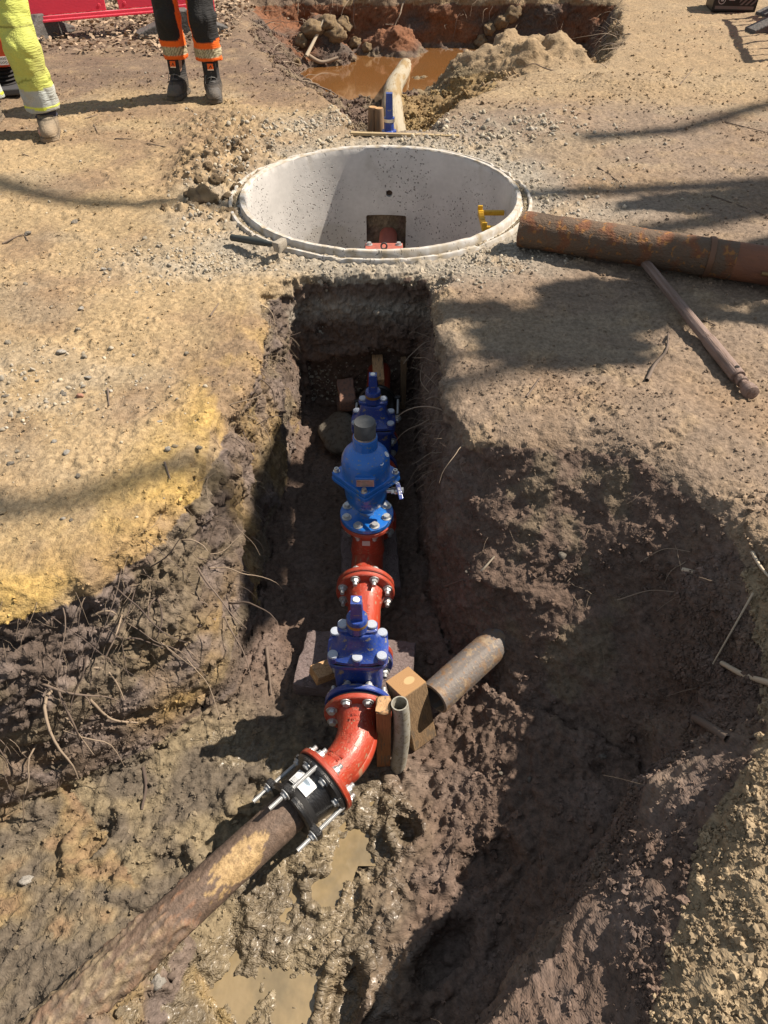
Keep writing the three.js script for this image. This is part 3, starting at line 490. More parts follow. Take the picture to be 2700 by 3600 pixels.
function coupling(name, label, onPipe) { // black flange adaptor, z = 0 at the flange face, +z over the pipe
  const t = thing(name, label, 'pipe coupling');
  part('gasket', lathe(flangeProf(.106, .006), 40), mRubber, t, [0, 0, 0]);
  const body = [[.06, .006], [.103, .006], [.108, .01], [.108, .02], [.098, .026], [.088, .036], [.082, .06], [.080, .085], [.0775, .1], [.06, .1]];
  part('body', lathe(body, 48), mBlack, t);
  for (let i = 0; i < 8; i++) { const a = Math.PI / 8 + i * Math.PI / 4, g = part('lug', boxG(.036, .034, .014, .005, 3), mBlack, t, [.094 * Math.cos(a), .094 * Math.sin(a), .019], [0, 0, a]); part('bolt', gHead, mZinc, t, [.09 * Math.cos(a), .09 * Math.sin(a), .026], [0, 0, i]); }
  // end ring with four lugs and long studs
  const ring = [[.0605, .118], [.0605, .142], [.068, .146], [.083, .146], [.089, .141], [.091, .131], [.087, .122], [.078, .118], [.0605, .118]];
  part('gland_ring', lathe(ring, 48), mBlack, t);
  for (let i = 0; i < 4; i++) {
    const a = Math.PI * .02 + i * Math.PI / 2, c = Math.cos(a), s = Math.sin(a);
    const lg = part('ring_lug', boxG(.048, .036, .026, .009, 3), mBlack, t, [.098 * c, .098 * s, .131], [0, 0, a]);
    const sg = threaded(.0068, .20); part('stud', sg, mZinc, t, [.103 * c, .103 * s, .012]);
    part('nut', hexHead(.0125, .013), mZinc, t, [.103 * c, .103 * s, .1445]);
  }
  part('gland_seal', lathe([[.0605, .1], [.078, .1], [.076, .118], [.0605, .118]], 40), mRubber, t);
  return t;
}
{
  const [bx, bz, ea] = scene.userData.bendEnd;
  const t = coupling('pipe_coupling', 'black pipe coupling with long studs and a white label on the old brown pipe', true);
  t.position.set(bx, PIPE_Y, bz); t.rotation.y = -ea; t.scale.z = .88;
  // white printed label on top of the barrel
  const cv = document.createElement('canvas'); cv.width = 256; cv.height = 384; const c = cv.getContext('2d');
  c.fillStyle = '#eceff0'; c.fillRect(0, 0, 256, 384); c.fillStyle = '#15181c'; c.fillRect(14, 14, 110, 22);
  c.font = '18px sans-serif'; for (let i = 0; i < 7; i++) { c.fillStyle = '#4a4f55'; c.fillRect(14, 50 + i * 17, 90 + (i * 53) % 110, 6); }
  c.fillStyle = '#9fb2c4'; c.beginPath(); c.arc(150, 235, 62, 0, 7); c.fill(); c.fillStyle = '#222'; for (let i = 0; i < 6; i++) c.fillRect(100, 200 + i * 14, 80 + (i * 37) % 30, 6);
  for (let i = 0; i < 5; i++) c.fillRect(14, 310 + i * 13, 60 + (i * 61) % 120, 6);
  const ct = new THREE.CanvasTexture(cv); ct.colorSpace = THREE.SRGBColorSpace;
  const lg = new THREE.CylinderGeometry(.0835, .0835, .052, 16, 1, true, -.62, 1.0); lg.rotateX(Math.PI / 2); // arc around +y after placing
  { const p = lg.attributes.position, u = lg.attributes.uv; for (let i = 0; i < p.count; i++) { const x = p.getX(i), y = p.getY(i), z = p.getZ(i), a = Math.atan2(x, -y); const b = a; const r = .0835 - (z > 0 ? .0015 : -.0012); p.setXYZ(i, r * Math.sin(b), r * Math.cos(b), z); } lg.computeVertexNormals(); }
  const sm = std({ map: ct, roughness: .4, side: THREE.DoubleSide });
  const st = part('label_sticker', lg, sm, t, [0, 0, .072]);
  st.userData.label = 'white printed paper label';
}
{ // old cast iron pipe running to the lower left, half buried
  const [bx, bz, ea] = scene.userData.bendEnd, L = 2.2, SEG = 300, RAD = 72, P = [], U = [], I = [], Cc = [];
  for (let i = 0; i <= SEG; i++) for (let j = 0; j <= RAD; j++) {
    const s = i / SEG * L, b = j / RAD * 2 * Math.PI, n = fbm(s * 9, Math.cos(b) * 1.2, Math.sin(b) * 1.2, 4), n2 = N(s * 40, Math.cos(b) * 4, Math.sin(b) * 4);
    const crust = sstep(.45, .56, s + .4 * n + .15 * n2); const r = .0592 + .0012 * n2 + crust * (.002 + .008 * (.3 - Math.abs(N(s * 34, Math.cos(b) * 2.6, Math.sin(b) * 2.6))) + .010 * Math.max(0, n + .05) + .005 * n2 + .006 * N(s * 90, Math.cos(b) * 6, Math.sin(b) * 6));
    P.push(r * Math.cos(b), r * Math.sin(b), .1 + s); U.push(s, j / RAD * .372);
    let c = mix3([.155, .105, .075], [.115, .08, .062], clamp(.5 + 1.2 * n));
    c = mix3(c, [.33, .125, .045], .9 * sstep(.12, .3, n2 * .6 + n) * sstep(.3, .5, s));
    c = mix3(c, mix3([.25, .195, .122], [.15, .11, .08], clamp(.5 + 2 * n + N(s * 45, Math.cos(b) * 4, Math.sin(b) * 4))), crust * .85);
    const up = Math.sin(b); const dq = Math.hypot((s - .235) / .085, (b - 1.0) / .75); // dried clay splash
    c = mix3(c, [.40, .275, .135], sstep(1.02, .96, dq + .9 * n + .6 * n2 + .3 * N(s * 80, Math.cos(b) * 7, Math.sin(b) * 7)) * .97);
    const n4 = N(s * 120, Math.cos(b) * 11, Math.sin(b) * 11); Cc.push(...c.map((x) => x * (1 + .25 * n2 + .3 * n4)));
  }
  for (let i = 0; i < SEG; i++) for (let j = 0; j < RAD; j++) { const a = i * (RAD + 1) + j, b = a + RAD + 1; I.push(a, a + 1, b, b, a + 1, b + 1); }
  const g = new THREE.BufferGeometry(); g.setAttribute('position', new THREE.Float32BufferAttribute(P, 3)); g.setAttribute('uv', new THREE.Float32BufferAttribute(U, 2)); g.setAttribute('color', new THREE.Float32BufferAttribute(Cc, 3)); g.setIndex(I); g.computeVertexNormals();
  const m = single('old_pipe', g, std({ vertexColors: true, map: gritTex, roughness: .75, bumpMap: gritBump, bumpScale: .004, side: THREE.DoubleSide }), 'old brown cast iron pipe with dried clay splash, half buried in the muddy pit', 'pipe', null, [bx, PIPE_Y, bz], [0, -ea, 0]);
}
function gateValve(F, label) { // z=0 near face .. -.19 far face
  const t = fit('gate_valve', label, 'gate valve', F, null), zc = -.098;
  part('flange', flZ(.11, .019), mBlue, t, [0, 0, -.026]); part('flange', flZ(.11, .019), mBlue, t, [0, 0, -.189]);
  // body: rounded wedge box from the bore up to the bonnet
  const sec = (y, hx, hz) => ({ y, hx, hz }), secs = [sec(-.085, .02, .012), sec(-.075, .048, .03), sec(-.05, .066, .042), sec(0, .076, .052), sec(.06, .079, .053), sec(.13, .080, .050), sec(.172, .082, .049)];
  const loft = (secs, pw = 5, RAD = 40) => { const P = [], U = [], I = []; secs.forEach((s, k) => { for (let j = 0; j <= RAD; j++) { const b = j / RAD * 2 * Math.PI, c = Math.cos(b), d = Math.sin(b), q = Math.pow(Math.pow(Math.abs(c), pw) + Math.pow(Math.abs(d), pw), -1 / pw); P.push(s.hx * c * q, s.y, (s.zo || 0) + s.hz * d * q); U.push(j / RAD * 2, k / secs.length); } }); for (let k = 0; k < secs.length - 1; k++) for (let j = 0; j < RAD; j++) { const a = k * (RAD + 1) + j, b = a + RAD + 1; I.push(a, b, a + 1, b, b + 1, a + 1); } const top = P.length / 3, l = secs[secs.length - 1]; P.push(0, l.y, l.zo || 0); U.push(.5, .5); const o = (secs.length - 1) * (RAD + 1); for (let j = 0; j < RAD; j++) I.push(o + j, top, o + j + 1); const g = new THREE.BufferGeometry(); g.setAttribute('position', new THREE.Float32BufferAttribute(P, 3)); g.setAttribute('uv', new THREE.Float32BufferAttribute(U, 2)); g.setIndex(I); return toCreasedNormals(g, .7); };
  part('body', loft(secs, 4), mBlue, t, [0, 0, zc]);
  part('neck', lathe([[.058, 0], [.072, .02], [.062, .05], [.062, .115], [.072, .145], [.058, .165]], 32), mBlue, t, [0, 0, -.18]);
  // bonnet: two plates, dome, gland
  const plate = (y0, y1, hx, hz) => loft([sec(y0, hx - .004, hz - .004), sec(y0 + .003, hx, hz), sec(y1 - .004, hx, hz), sec(y1, hx - .005, hz - .005)], 5);
  part('body_rim', plate(.17, .190, .096, .066), mBlue, t, [0, 0, zc]);
  part('seal', plate(.1895, .1935, .094, .064), mRubber, t, [0, 0, zc]);
  part('bonnet', loft([sec(.193, .092, .062), sec(.196, .096, .066), sec(.208, .096, .066), sec(.213, .090, .060), sec(.222, .076, .05), sec(.245, .066, .042), sec(.27, .058, .036), sec(.292, .055, .033), sec(.298, .052, .03)], 3.2), mBlue, t, [0, 0, zc]);
  const capG = latheY([[.0165, 0], [.0165, .010], [.015, .0125], [.0, .0135]], 16), bossG = latheY([[.0185, -.022], [.0175, .0], [.0, .0005]], 16);
  for (const [x, z] of [[-.075, -.043], [.075, -.043], [-.076, .045], [.076, .045], [0, .053]]) { const b = part('bolt_boss', bossG, mBlue, t, [x, .2215, zc + z]); part('bolt_cap', capG, mGreyCap, t, [x, .216, zc + z]); }
  // gland plate and its two caps
  part('gland_plate', plate(.292, .312, .062, .024), mBlue, t, [0, 0, zc - .004]);
  for (const x of [-.044, .044]) { part('bolt_boss', bossG, mBlue, t, [x, .3145, zc - .004]); part('bolt_cap', capG, mGreyCap, t, [x, .309, zc - .004]); }
  part('spindle_neck', latheY([[.034, .306], [.033, .33], [.0325, .358], [.030, .362], [0, .362]], 28), mBlue, t, [0, 0, zc]);
  const cg = new THREE.CylinderGeometry(.0225, .0265, .08, 4); cg.rotateY(Math.PI / 4); const cap = part('spindle_cap', toCreasedNormals(cg, .4), mBlue, t, [0, .400, zc]); 
  part('cap_bolt', latheY([[.0, .003], [.0, .003], [.0095, .003], [.011, .0], [.011, -.003]].reverse(), 16), mWhite, t, [0, .441, zc]);
  part('data_band', latheY([[.0333, .332], [.0333, .345]], 24), mBrass, t, [0, 0, zc]);
  // nuts on the inside of the flanges
  for (let i = 0; i < 8; i++) { const a = Math.PI / 8 + i * Math.PI / 4, x = .09 * Math.cos(a), y = .09 * Math.sin(a); part('nut', gNutBolt, mZinc, t, [x, y, -.026], [0, Math.PI, 0]); part('nut', gNutBolt, mZinc, t, [x, y, -.170], [0, 0, .4]); }
  return t;
}
gateValve(1.218, 'sunlit dark blue gate valve with muddy bonnet standing on a reddish concrete slab');
{ const v = gateValve(2.405, 'dark blue gate valve in shade behind the bright blue air valve'); }
function spool(F, L, label, name = 'flanged_pipe', endFar = true) {
  const t = fit(name, label, 'pipe', F);
  part('barrel', lathe([[.05, -L], [.075, -L], [.075, -L + .02], [.066, -L + .05], [.0605, -L + .08], [.0605, -.08], [.066, -.05], [.075, -.02], [.075, 0], [.05, 0]].reverse().map((p) => p), 40), mRed, t);
  part('flange', flZ(.11, .019), mRed, t, [0, 0, -.019]);
  if (endFar) part('flange', flZ(.11, .019), mRed, t, [0, 0, -L]);
  part('gasket', lathe(flangeProf(.106, .005), 40), mRubber, t, [0, 0, -L - .0056]);
  for (let i = 0; i < 8; i++) { const a = Math.PI / 8 + i * Math.PI / 4; if (endFar) part('nut', gNutBolt, mZinc, t, [.09 * Math.cos(a), .09 * Math.sin(a), -L + .019], [0, 0, i * .6]); part('bolt', gHead, mZinc, t, [.09 * Math.cos(a), .09 * Math.sin(a), -.019], [0, Math.PI, 0]); }
  return t;
}
{ const s = spool(1.412, .305, 'red flanged pipe piece between the sunlit blue gate valve and the red tee'); const m1 = part('casting_mark', raised('DN100 PN16', .010), mRed, s, [.018, .0585, -.16], [-Math.PI / 2, 0, 0]); m1.rotation.set(-Math.PI / 2, .3, Math.PI / 2); m1.position.set(.018, .0572, -.15); }
{ // tee with branch up
  const F0 = 1.7225, L = .36, t = fit('pipe_tee', 'red flanged tee carrying the bright blue air valve', 'pipe tee', F0), c = -L / 2;
  part('barrel', lathe([[.05, 0], [.075, 0], [.075, -.02], [.066, -.05], [.0615, -.08], [.0615, -L + .08], [.066, -L + .05], [.075, -L + .02], [.075, -L], [.05, -L]], 40), mRed, t);
  part('flange', flZ(.11, .019), mRed, t, [0, 0, -.019]); part('flange', flZ(.11, .019), mRed, t, [0, 0, -L]);
  part('branch', latheY([[.066, .03], [.06, .07], [.056, .1], [.055, .15], [.06, .18], [.068, .196]], 36), mRed, t, [0, 0, c]);
  part('branch_flange', latheY([[.04, .187], [.097, .187], [.1, .19], [.1, .203], [.097, .206], [.04, .206]], 48), mRed, t, [0, 0, c]);
  for (let i = 0; i < 8; i++) { const a = Math.PI / 8 + i * Math.PI / 4; part('bolt', gHead, mZinc, t, [.09 * Math.cos(a), .09 * Math.sin(a), -.019], [0, Math.PI, 0]); part('nut', gNutBolt, mZinc, t, [.08 * Math.cos(a), .187, c + .08 * Math.sin(a)], [Math.PI / 2, 0, 0]); part('nut', gNutBolt, mZinc, t, [.09 * Math.cos(a), .09 * Math.sin(a), -L + .019]); }
  part('torn_label', new THREE.PlaneGeometry(.03, .026, 4, 1), std({ color: [.55, .5, .48], roughness: .7, side: THREE.DoubleSide }), t, [-.002, .118, c + .0562]);
  part('gasket', lathe(flangeProf(.106, .005), 40), mRubber, t, [0, 0, -L - .0055]);
  // air valve
  const av = thing('air_valve', 'bright blue domed air release valve with a black cap and steel nameplate', 'air valve', [axisX(F0 + L / 2), PIPE_Y + .206, -(F0 + L / 2)], 0);
  part('gasket', latheY([[.03, .0005], [.094, .0005], [.094, .004], [.03, .004]], 40), mRubber, av);
  part('flange', latheY([[.03, .004], [.097, .004], [.1, .007], [.1, .022], [.097, .025], [.02, .025]], 48), mBlueLight, av);
  for (let i = 0; i < 8; i++) { const a = Math.PI / 8 + i * Math.PI / 4; part('bolt', gHead, mZinc, av, [.08 * Math.cos(a), .025, .08 * Math.sin(a)], [-Math.PI / 2, 0, 0]); }
  const nip = new THREE.CylinderGeometry(.03, .03, .03, 6); part('nipple', toCreasedNormals(nip, .4), mSteel, av, [0, .04, 0]);
  part('lower_body', latheY([[.03, .052], [.038, .05], [.040, .068], [.058, .078], [.072, .098], [.078, .13], [.080, .19], [.082, .2]], 48), mBlueLight, av);
  // square lug plates, corners to the sides and front
  const plate = (y0, y1, k) => { const s = new THREE.Shape(); const pts = []; for (let i = 0; i < 64; i++) { const a = i / 64 * 2 * Math.PI, c4 = Math.abs(Math.cos(a)) + Math.abs(Math.sin(a)); let r = Math.max(.088, Math.min(.122 / c4 * 1.0, .118)); r *= k; pts.push(new THREE.Vector2(r * Math.cos(a), r * Math.sin(a))); } s.setFromPoints(pts); const g = new THREE.ExtrudeGeometry(s, { depth: y1 - y0 - .004, bevelEnabled: true, bevelSize: .003, bevelThickness: .002, bevelSegments: 2 }); g.rotateX(-Math.PI / 2); g.translate(0, y0 + .002, 0); return g; };
  part('lower_lug_plate', plate(.186, .202, 1), mBlueLight, av); part('upper_lug_plate', plate(.2045, .222, .985), mBlueLight, av);
  part('seal', latheY([[.06, .2015], [.086, .2015], [.086, .205], [.06, .205]], 40), mRubber, av);
  const dome = [[.084, .22], [.085, .245], [.0855, .275], [.083, .293], [.077, .308], [.067, .320], [.056, .329], [.048, .335], [.043, .339], [.0425, .345], [.0425, .380], [.041, .3825], [.037, .3825], [.036, .375]];
  part('dome', latheY(dome, 56), mBlueLight, av);
  part('neck_ring', latheY([[.0375, .378], [.0385, .386], [.0375, .389]], 36), mSteel, av);
  part('cap', latheY([[.0365, .38], [.0368, .386], [.0368, .441], [.0352, .444], [0, .444]], 40), mCap, av);
  const scG = mergeGeometries([latheY([[.012, 0], [.012, .003], [.0085, .003], [.0085, .013], [.0078, .0145], [.0045, .0145], [.0045, .009], [0, .009]], 18).toNonIndexed()]);
  for (let i = 0; i < 4; i++) { const a = i * Math.PI / 2 + .04; part('cap_screw', scG, mSteel, av, [.104 * Math.cos(a), .2215, .104 * Math.sin(a)]); }
  // nameplate
  part('nameplate_boss', boxG(.070, .040, .026, .004), mBlueLight, av, [0, .252, .079]);
  const cv = document.createElement('canvas'); cv.width = 256; cv.height = 128; const c2 = cv.getContext('2d'); c2.fillStyle = '#b59a8c'; c2.fillRect(0, 0, 256, 128); c2.fillStyle = '#2b2523'; c2.font = 'bold 20px sans-serif'; c2.fillText('Hawle', 12, 26); c2.font = '13px sans-serif'; c2.fillText('AIR VALVE DN 80', 90, 24); for (let i = 0; i < 3; i++) { c2.fillRect(14, 46 + i * 26, 40, 4); c2.fillRect(70, 46 + i * 26, 60 + i * 15, 3); c2.fillRect(160, 46 + i * 26, 74, 3); }
  c2.clearRect(10, 6, 70, 26); c2.fillStyle = '#b59a8c'; c2.fillRect(10, 6, 70, 26); c2.fillStyle = '#2b2523'; c2.fillRect(12, 14, 46, 9);
  const ct = new THREE.CanvasTexture(cv); ct.colorSpace = THREE.SRGBColorSpace; part('nameplate', boxG(.060, .030, .002, .0005), std({ map: ct, metalness: .5, roughness: .45 }), av, [0, .251, .0928]);
  const em = raised('DN80', .011, .002); part('casting_mark', em, mBlueLight, av, [.0, .128, .0765], [.12, 0, 0]); part('casting_mark', raised('PN16', .011, .002), mBlueLight, av, [0, .112, .074], [.25, 0, 0]);
  // round stickers on the dome shoulder
  const sv = document.createElement('canvas'); sv.width = sv.height = 96; const c3 = sv.getContext('2d'); c3.fillStyle = '#e8ecef'; c3.beginPath(); c3.arc(48, 48, 47, 0, 7); c3.fill(); c3.strokeStyle = '#15202c'; c3.lineWidth = 6; c3.beginPath(); c3.arc(48, 48, 30, 0, 7); c3.stroke(); c3.beginPath(); c3.moveTo(48, 28); c3.lineTo(38, 62); c3.lineTo(58, 62); c3.stroke(); const stx = new THREE.CanvasTexture(sv); stx.colorSpace = THREE.SRGBColorSpace;
  for (const [ang, el] of [[.75, 0], [.15, .004]]) { const n = V(Math.cos(ang) * .72, .69, Math.sin(ang) * .72).normalize(), g = new THREE.CircleGeometry(.0105, 20), m = part('sticker', g, std({ map: stx, roughness: .4, side: THREE.DoubleSide }), av, [.0735 * Math.cos(ang), .3075 + el, .0735 * Math.sin(ang)]); m.quaternion.setFromUnitVectors(V(0, 0, 1), n); m.position.addScaledVector(n, .0012); }
  // ball cock at the side
  const bc = V(.098, .150, .02);
  const cg = (r, l, n) => { const g = new THREE.CylinderGeometry(r, r, l, n); g.rotateZ(Math.PI / 2); return toCreasedNormals(g, .4); };
  part('drain_nipple', cg(.008, .03, 12), mSteel, av, [.088, bc.y, bc.z]); part('drain_hex', cg(.0125, .010, 6), mSteel, av, [.095, bc.y, bc.z]);
  part('drain_ball_body', lathe([[0, -.014], [.010, -.013], [.014, -.006], [.014, .006], [.010, .013], [0, .014]], 18).rotateY(Math.PI / 2), mSteel, av, [.112, bc.y, bc.z]); part('drain_outlet', cg(.0125, .012, 6), mSteel, av, [.128, bc.y, bc.z]);
  part('lever_stem', latheY([[.006, 0], [.006, .02], [.008, .02], [.008, .026], [0, .027]], 12), mZinc, av, [.112, bc.y + .01, bc.z]);
  const lever = part('lever', boxG(.016, .006, .062, .0028, 3), mBlue, av, [.119, bc.y + .022, bc.z + .028], [.45, .22, 0]);
  const lt = raised('PN 40', .0075, .0008); part('lever_print', lt, mWhite, lever, [0, .0028, 0], [-Math.PI / 2, 0, Math.PI / 2]);
}
spool(2.089, .305, 'red flanged pipe piece hidden in shade between the tee and the rear gate valve');
{ // red plain pipe going into the manhole, with double coupling
  const t = fit('red_pipe', 'shaded red pipe running from the rear gate valve under the end of the trench', 'pipe', 2.602);
  part('barrel', lathe([[.05, 0], [.075, 0], [.075, -.02], [.066, -.04], [.0605, -.07], [.0605, -.9], [.05, -.9]], 40), mRed, t);
  part('flange', flZ(.11, .019), mRed, t, [0, 0, -.019]);
  for (let i = 0; i < 8; i++) { const a = Math.PI / 8 + i * Math.PI / 4; part('bolt', gHead, mZinc, t, [.09 * Math.cos(a), .09 * Math.sin(a), -.019], [0, Math.PI, 0]); }
  const c = fit('pipe_coupling', 'black double ring pipe coupling on the shaded red pipe', 'pipe coupling', 2.79);
  part('sleeve', lathe([[.061, -.15], [.079, -.15], [.083, -.125], [.083, -.075], [.083, -.025], [.079, 0], [.061, 0]].reverse(), 44), mBlack, c);
  for (const z of [.0, -.15]) part('gland_ring', lathe([[.061, z - .012], [.086, z - .012], [.092, z - .006], [.092, z + .006], [.086, z + .012], [.061, z + .012]].reverse(), 44), mBlack, c);
  for (let i = 0; i < 4; i++) { const a = .12 + i * Math.PI / 2, x = .104 * Math.cos(a), y = .104 * Math.sin(a); for (const z of [0, -.15]) part('ring_lug', boxG(.044, .034, .02, .008, 3), mBlack, c, [.098 * Math.cos(a), .098 * Math.sin(a), z], [0, 0, a]); part('stud', threaded(.0066, .21), mZinc, c, [x, y, -.17]); part('nut', hexHead(.0125, .013), mZinc, c, [x, y, .0105]); }
  const lb = part('label_sticker', new THREE.PlaneGeometry(.03, .02), std({ color: [.5, .5, .48], side: THREE.DoubleSide }), c, [0, .0842, -.06], [-Math.PI / 2, 0, 0]);
}
// ---------- supports and loose things in the pit ----------
function tubeG(pts, r, seg = 12, rad = 6, taper = 1) {
  const cur = new THREE.CatmullRomCurve3(pts.map((p) => V(...p))), g = new THREE.TubeGeometry(cur, seg, r, rad);
  if (taper !== 1) { const p = g.attributes.position; for (let i = 0; i <= seg; i++) { const c = cur.getPointAt(i / seg), k = lerp(1, taper, i / seg); for (let j = 0; j <= rad; j++) { const n = i * (rad + 1) + j; p.setXYZ(n, c.x + (p.getX(n) - c.x) * k, c.y + (p.getY(n) - c.y) * k, c.z + (p.getZ(n) - c.z) * k); } } }
  return g;
}
function hollowPipe(r, wall, L, noise = 0, seg = 30) { // along z 0..L
  const g = latheZ([[r - wall, 0], [r, .002], ...Array.from({ length: seg }, (_, i) => [r, L * (i + 1) / seg]), [r - wall, L], ...Array.from({ length: 6 }, (_, i) => [r - wall, L * (5 - i) / 6])], 40);
  if (noise) { const p = g.attributes.position; for (let i = 0; i < p.count; i++) { const x = p.getX(i), y = p.getY(i), z = p.getZ(i), n = 1 + noise * (fbm(x * 22, y * 22, z * 22, 4)) / r; p.setXYZ(i, x * n, y * n, z); } }
  g.computeVertexNormals(); return toCreasedNormals(g, .8);
}
function slab(w, h, d, cell = .02, amp = .004, s = 0) { const g = mergeVertices(new THREE.BoxGeometry(w, h, d, Math.round(w / cell), Math.max(2, Math.round(h / cell)), Math.round(d / cell))); const p = g.attributes.position; for (let i = 0; i < p.count; i++) { const x = p.getX(i), y = p.getY(i), z = p.getZ(i); const e = (Math.abs(x) > w / 2 - 1e-4) + (Math.abs(y) > h / 2 - 1e-4) + (Math.abs(z) > d / 2 - 1e-4); const k = e > 1 ? .006 * (.6 + N(x * 20 + s, y * 20, z * 20)) : 0; p.setXYZ(i, x * (1 - k / w * 2) + amp * N(x * 30 + s, y * 30, z * 30), y * (1 - k / h) + amp * N(x * 30, y * 30 + s, z * 30 + 9), z * (1 - k / d * 2) + amp * N(x * 30 + 7, y * 30, z * 30 + s)); } g.computeVertexNormals(); return g; }
single('concrete_slab', slab(.42, .06, .25, .014, .004, 3), mSlab, 'flat reddish grey concrete slab under the sunlit blue gate valve', 'slab', null, [-.105, -.735, -1.475], [.02, -.16, .03]);
single('concrete_slab', slab(.24, .07, .34, .014, .004, 9), mSlab, 'rough grey concrete slab under the red tee in the dark trench', 'slab', null, [-.06, -.725, -1.99], [.02, .06, -.02]);
{ // timber under the bend
  const t = thing('timber_block', 'thick square timber offcut with pale end grain propped against the red bend', 'timber', [.115, -.79, -1.235]); const H2 = .27;
  t.rotation.set(-.30, .62, .20);
  const b = part('beam', boxG(.098, H2, .098, .003, 2), mWoodDark, t, [0, H2 / 2, 0]); part('end_grain', boxG(.0955, .004, .0955, .0012), mEnd, t, [0, H2 + .001, 0]);
}
{ const t = thing('wooden_board', 'narrow standing wood offcut with a splintered pale end beside a grey plastic pipe', 'board', [-.002, -.79, -1.15]); t.rotation.set(-.03, .04, 0); part('plank', boxG(.046, .33, .062, .002), mWoodRed, t, [0, .165, 0]); const g = slab(.047, .012, .063, .008, .006, 4); part('splintered_end', g, mWood, t, [0, .331, 0]); }
{ // grey plastic pipe
  const pts = [[.046, -.8, -1.125], [.054, -.7, -1.13], [.058, -.6, -1.14], [.054, -.5, -1.15], [.048, -.44, -1.153]].map((p) => V(...p)), cur = new THREE.CatmullRomCurve3(pts);
  const outer = new THREE.TubeGeometry(cur, 24, .0265, 24), inner = new THREE.TubeGeometry(cur, 24, .0225, 24); inner.index.array.reverse && (() => { const a = inner.index.array; for (let i = 0; i < a.length; i += 3) { const t = a[i]; a[i] = a[i + 1]; a[i + 1] = t; } })(); inner.computeVertexNormals();
  const rim = new THREE.RingGeometry(.0225, .0265, 24); rim.rotateX(-Math.PI / 2); const e = cur.getPointAt(1), tg = cur.getTangentAt(1); rim.applyQuaternion(new THREE.Quaternion().setFromUnitVectors(V(0, 1, 0), tg)); rim.translate(e.x, e.y, e.z);
  single('plastic_pipe', mergeGeometries([outer, inner, rim].map((g) => g.toNonIndexed())), mGreyPvc, 'short curved grey plastic pipe standing upright beside the red bend', 'pipe');
}
single('wood_splinter', boxG(.03, .13, .022, .002), mWood, 'small broken orange wood splinter wedged behind the square timber', 'wood', null, [.175, -.66, -1.33], [.15, .3, -.25]);
{ const t = thing('wooden_wedge', 'short pale wooden wedge sticking out from under the sunlit blue gate valve', 'wood', [-.175, -.665, -1.43]); t.rotation.set(.03, .55, -.22); part('wedge', boxG(.17, .042, .062, .002), mWood, t); part('sawn_end', boxG(.003, .040, .060, .001), mEnd, t, [-.0855, 0, 0]); }
single('pipe_stub', hollowPipe(.058, .009, .75, .002), mStub, 'rusty cut old pipe stub sticking out of the right bank', 'pipe', null, [.165, -.60, -1.265], [-.03, Math.PI * .75 + Math.PI, 0]);
scene.children[scene.children.length - 1].rotation.set(0, Math.PI - .80, 0, 'YXZ');
single('wood_block', boxG(.055, .05, .2, .003), mWood, 'pale wood block wedged on top of the red pipe under the trench end', 'wood', null, [-.03, PIPE_Y + .085, -3.08], [.1, .05, 0]);
single('brick', slab(.085, .075, .18, .012, .004, 5), std({ map: colMap([.22, .12, .085], [.13, .09, .075], 7, 71), roughness: .9 }), 'dirty reddish brick beside the red pipe at the dark trench end', 'brick', null, [-.19, -.60, -3.02], [.1, .12, .05]);
single('concrete_block', slab(.1, .12, .1, .014, .006, 15), mSlab, 'rough concrete block under the brick at the dark trench end', 'block', null, [-.19, -.70, -3.03], [0, .2, 0]);
single('wooden_stake', boxG(.028, .3, .04, .002), mWoodDark, 'upright wooden stake right of the red pipe at the trench end', 'stake', null, [.1, -.6, -3.12], [0, .1, 0]);
{ // sandbag
  const g = mergeVertices(new THREE.SphereGeometry(1, 56, 36).toNonIndexed()); g.deleteAttribute('uv'); const q = mergeVertices(g), p = q.attributes.position; for (let i = 0; i < p.count; i++) { const x = p.getX(i), y = p.getY(i), z = p.getZ(i), n = fbm(x * 1.6, y * 1.6, z * 1.6, 3), f = .06 * Math.sin((x * 5 + z * 6 + n * 8)) * (1 - y * y); p.setXYZ(i, .105 * x * (1 + .25 * n + f), .065 * y * (1 + .3 * n + f) + .012 * Math.sin(x * 4), .15 * z * (1 + .2 * n)); } q.computeVertexNormals();
  const u = new Float32Array(q.attributes.position.count * 2); for (let i = 0; i < u.length / 2; i++) { u[2 * i] = p.getX(i) * 8; u[2 * i + 1] = p.getZ(i) * 8; } q.setAttribute('uv', new THREE.BufferAttribute(u, 2));
  single('sandbag', q, std({ map: colMap([.17, .15, .12], [.11, .095, .075], 6, 81), roughness: .95, bumpMap: scuff, bumpScale: .006 }), 'crumpled grey sandbag left of the rear black coupling', 'sandbag', null, [-.215, -.72, -2.86], [0, .25, .1]);
}
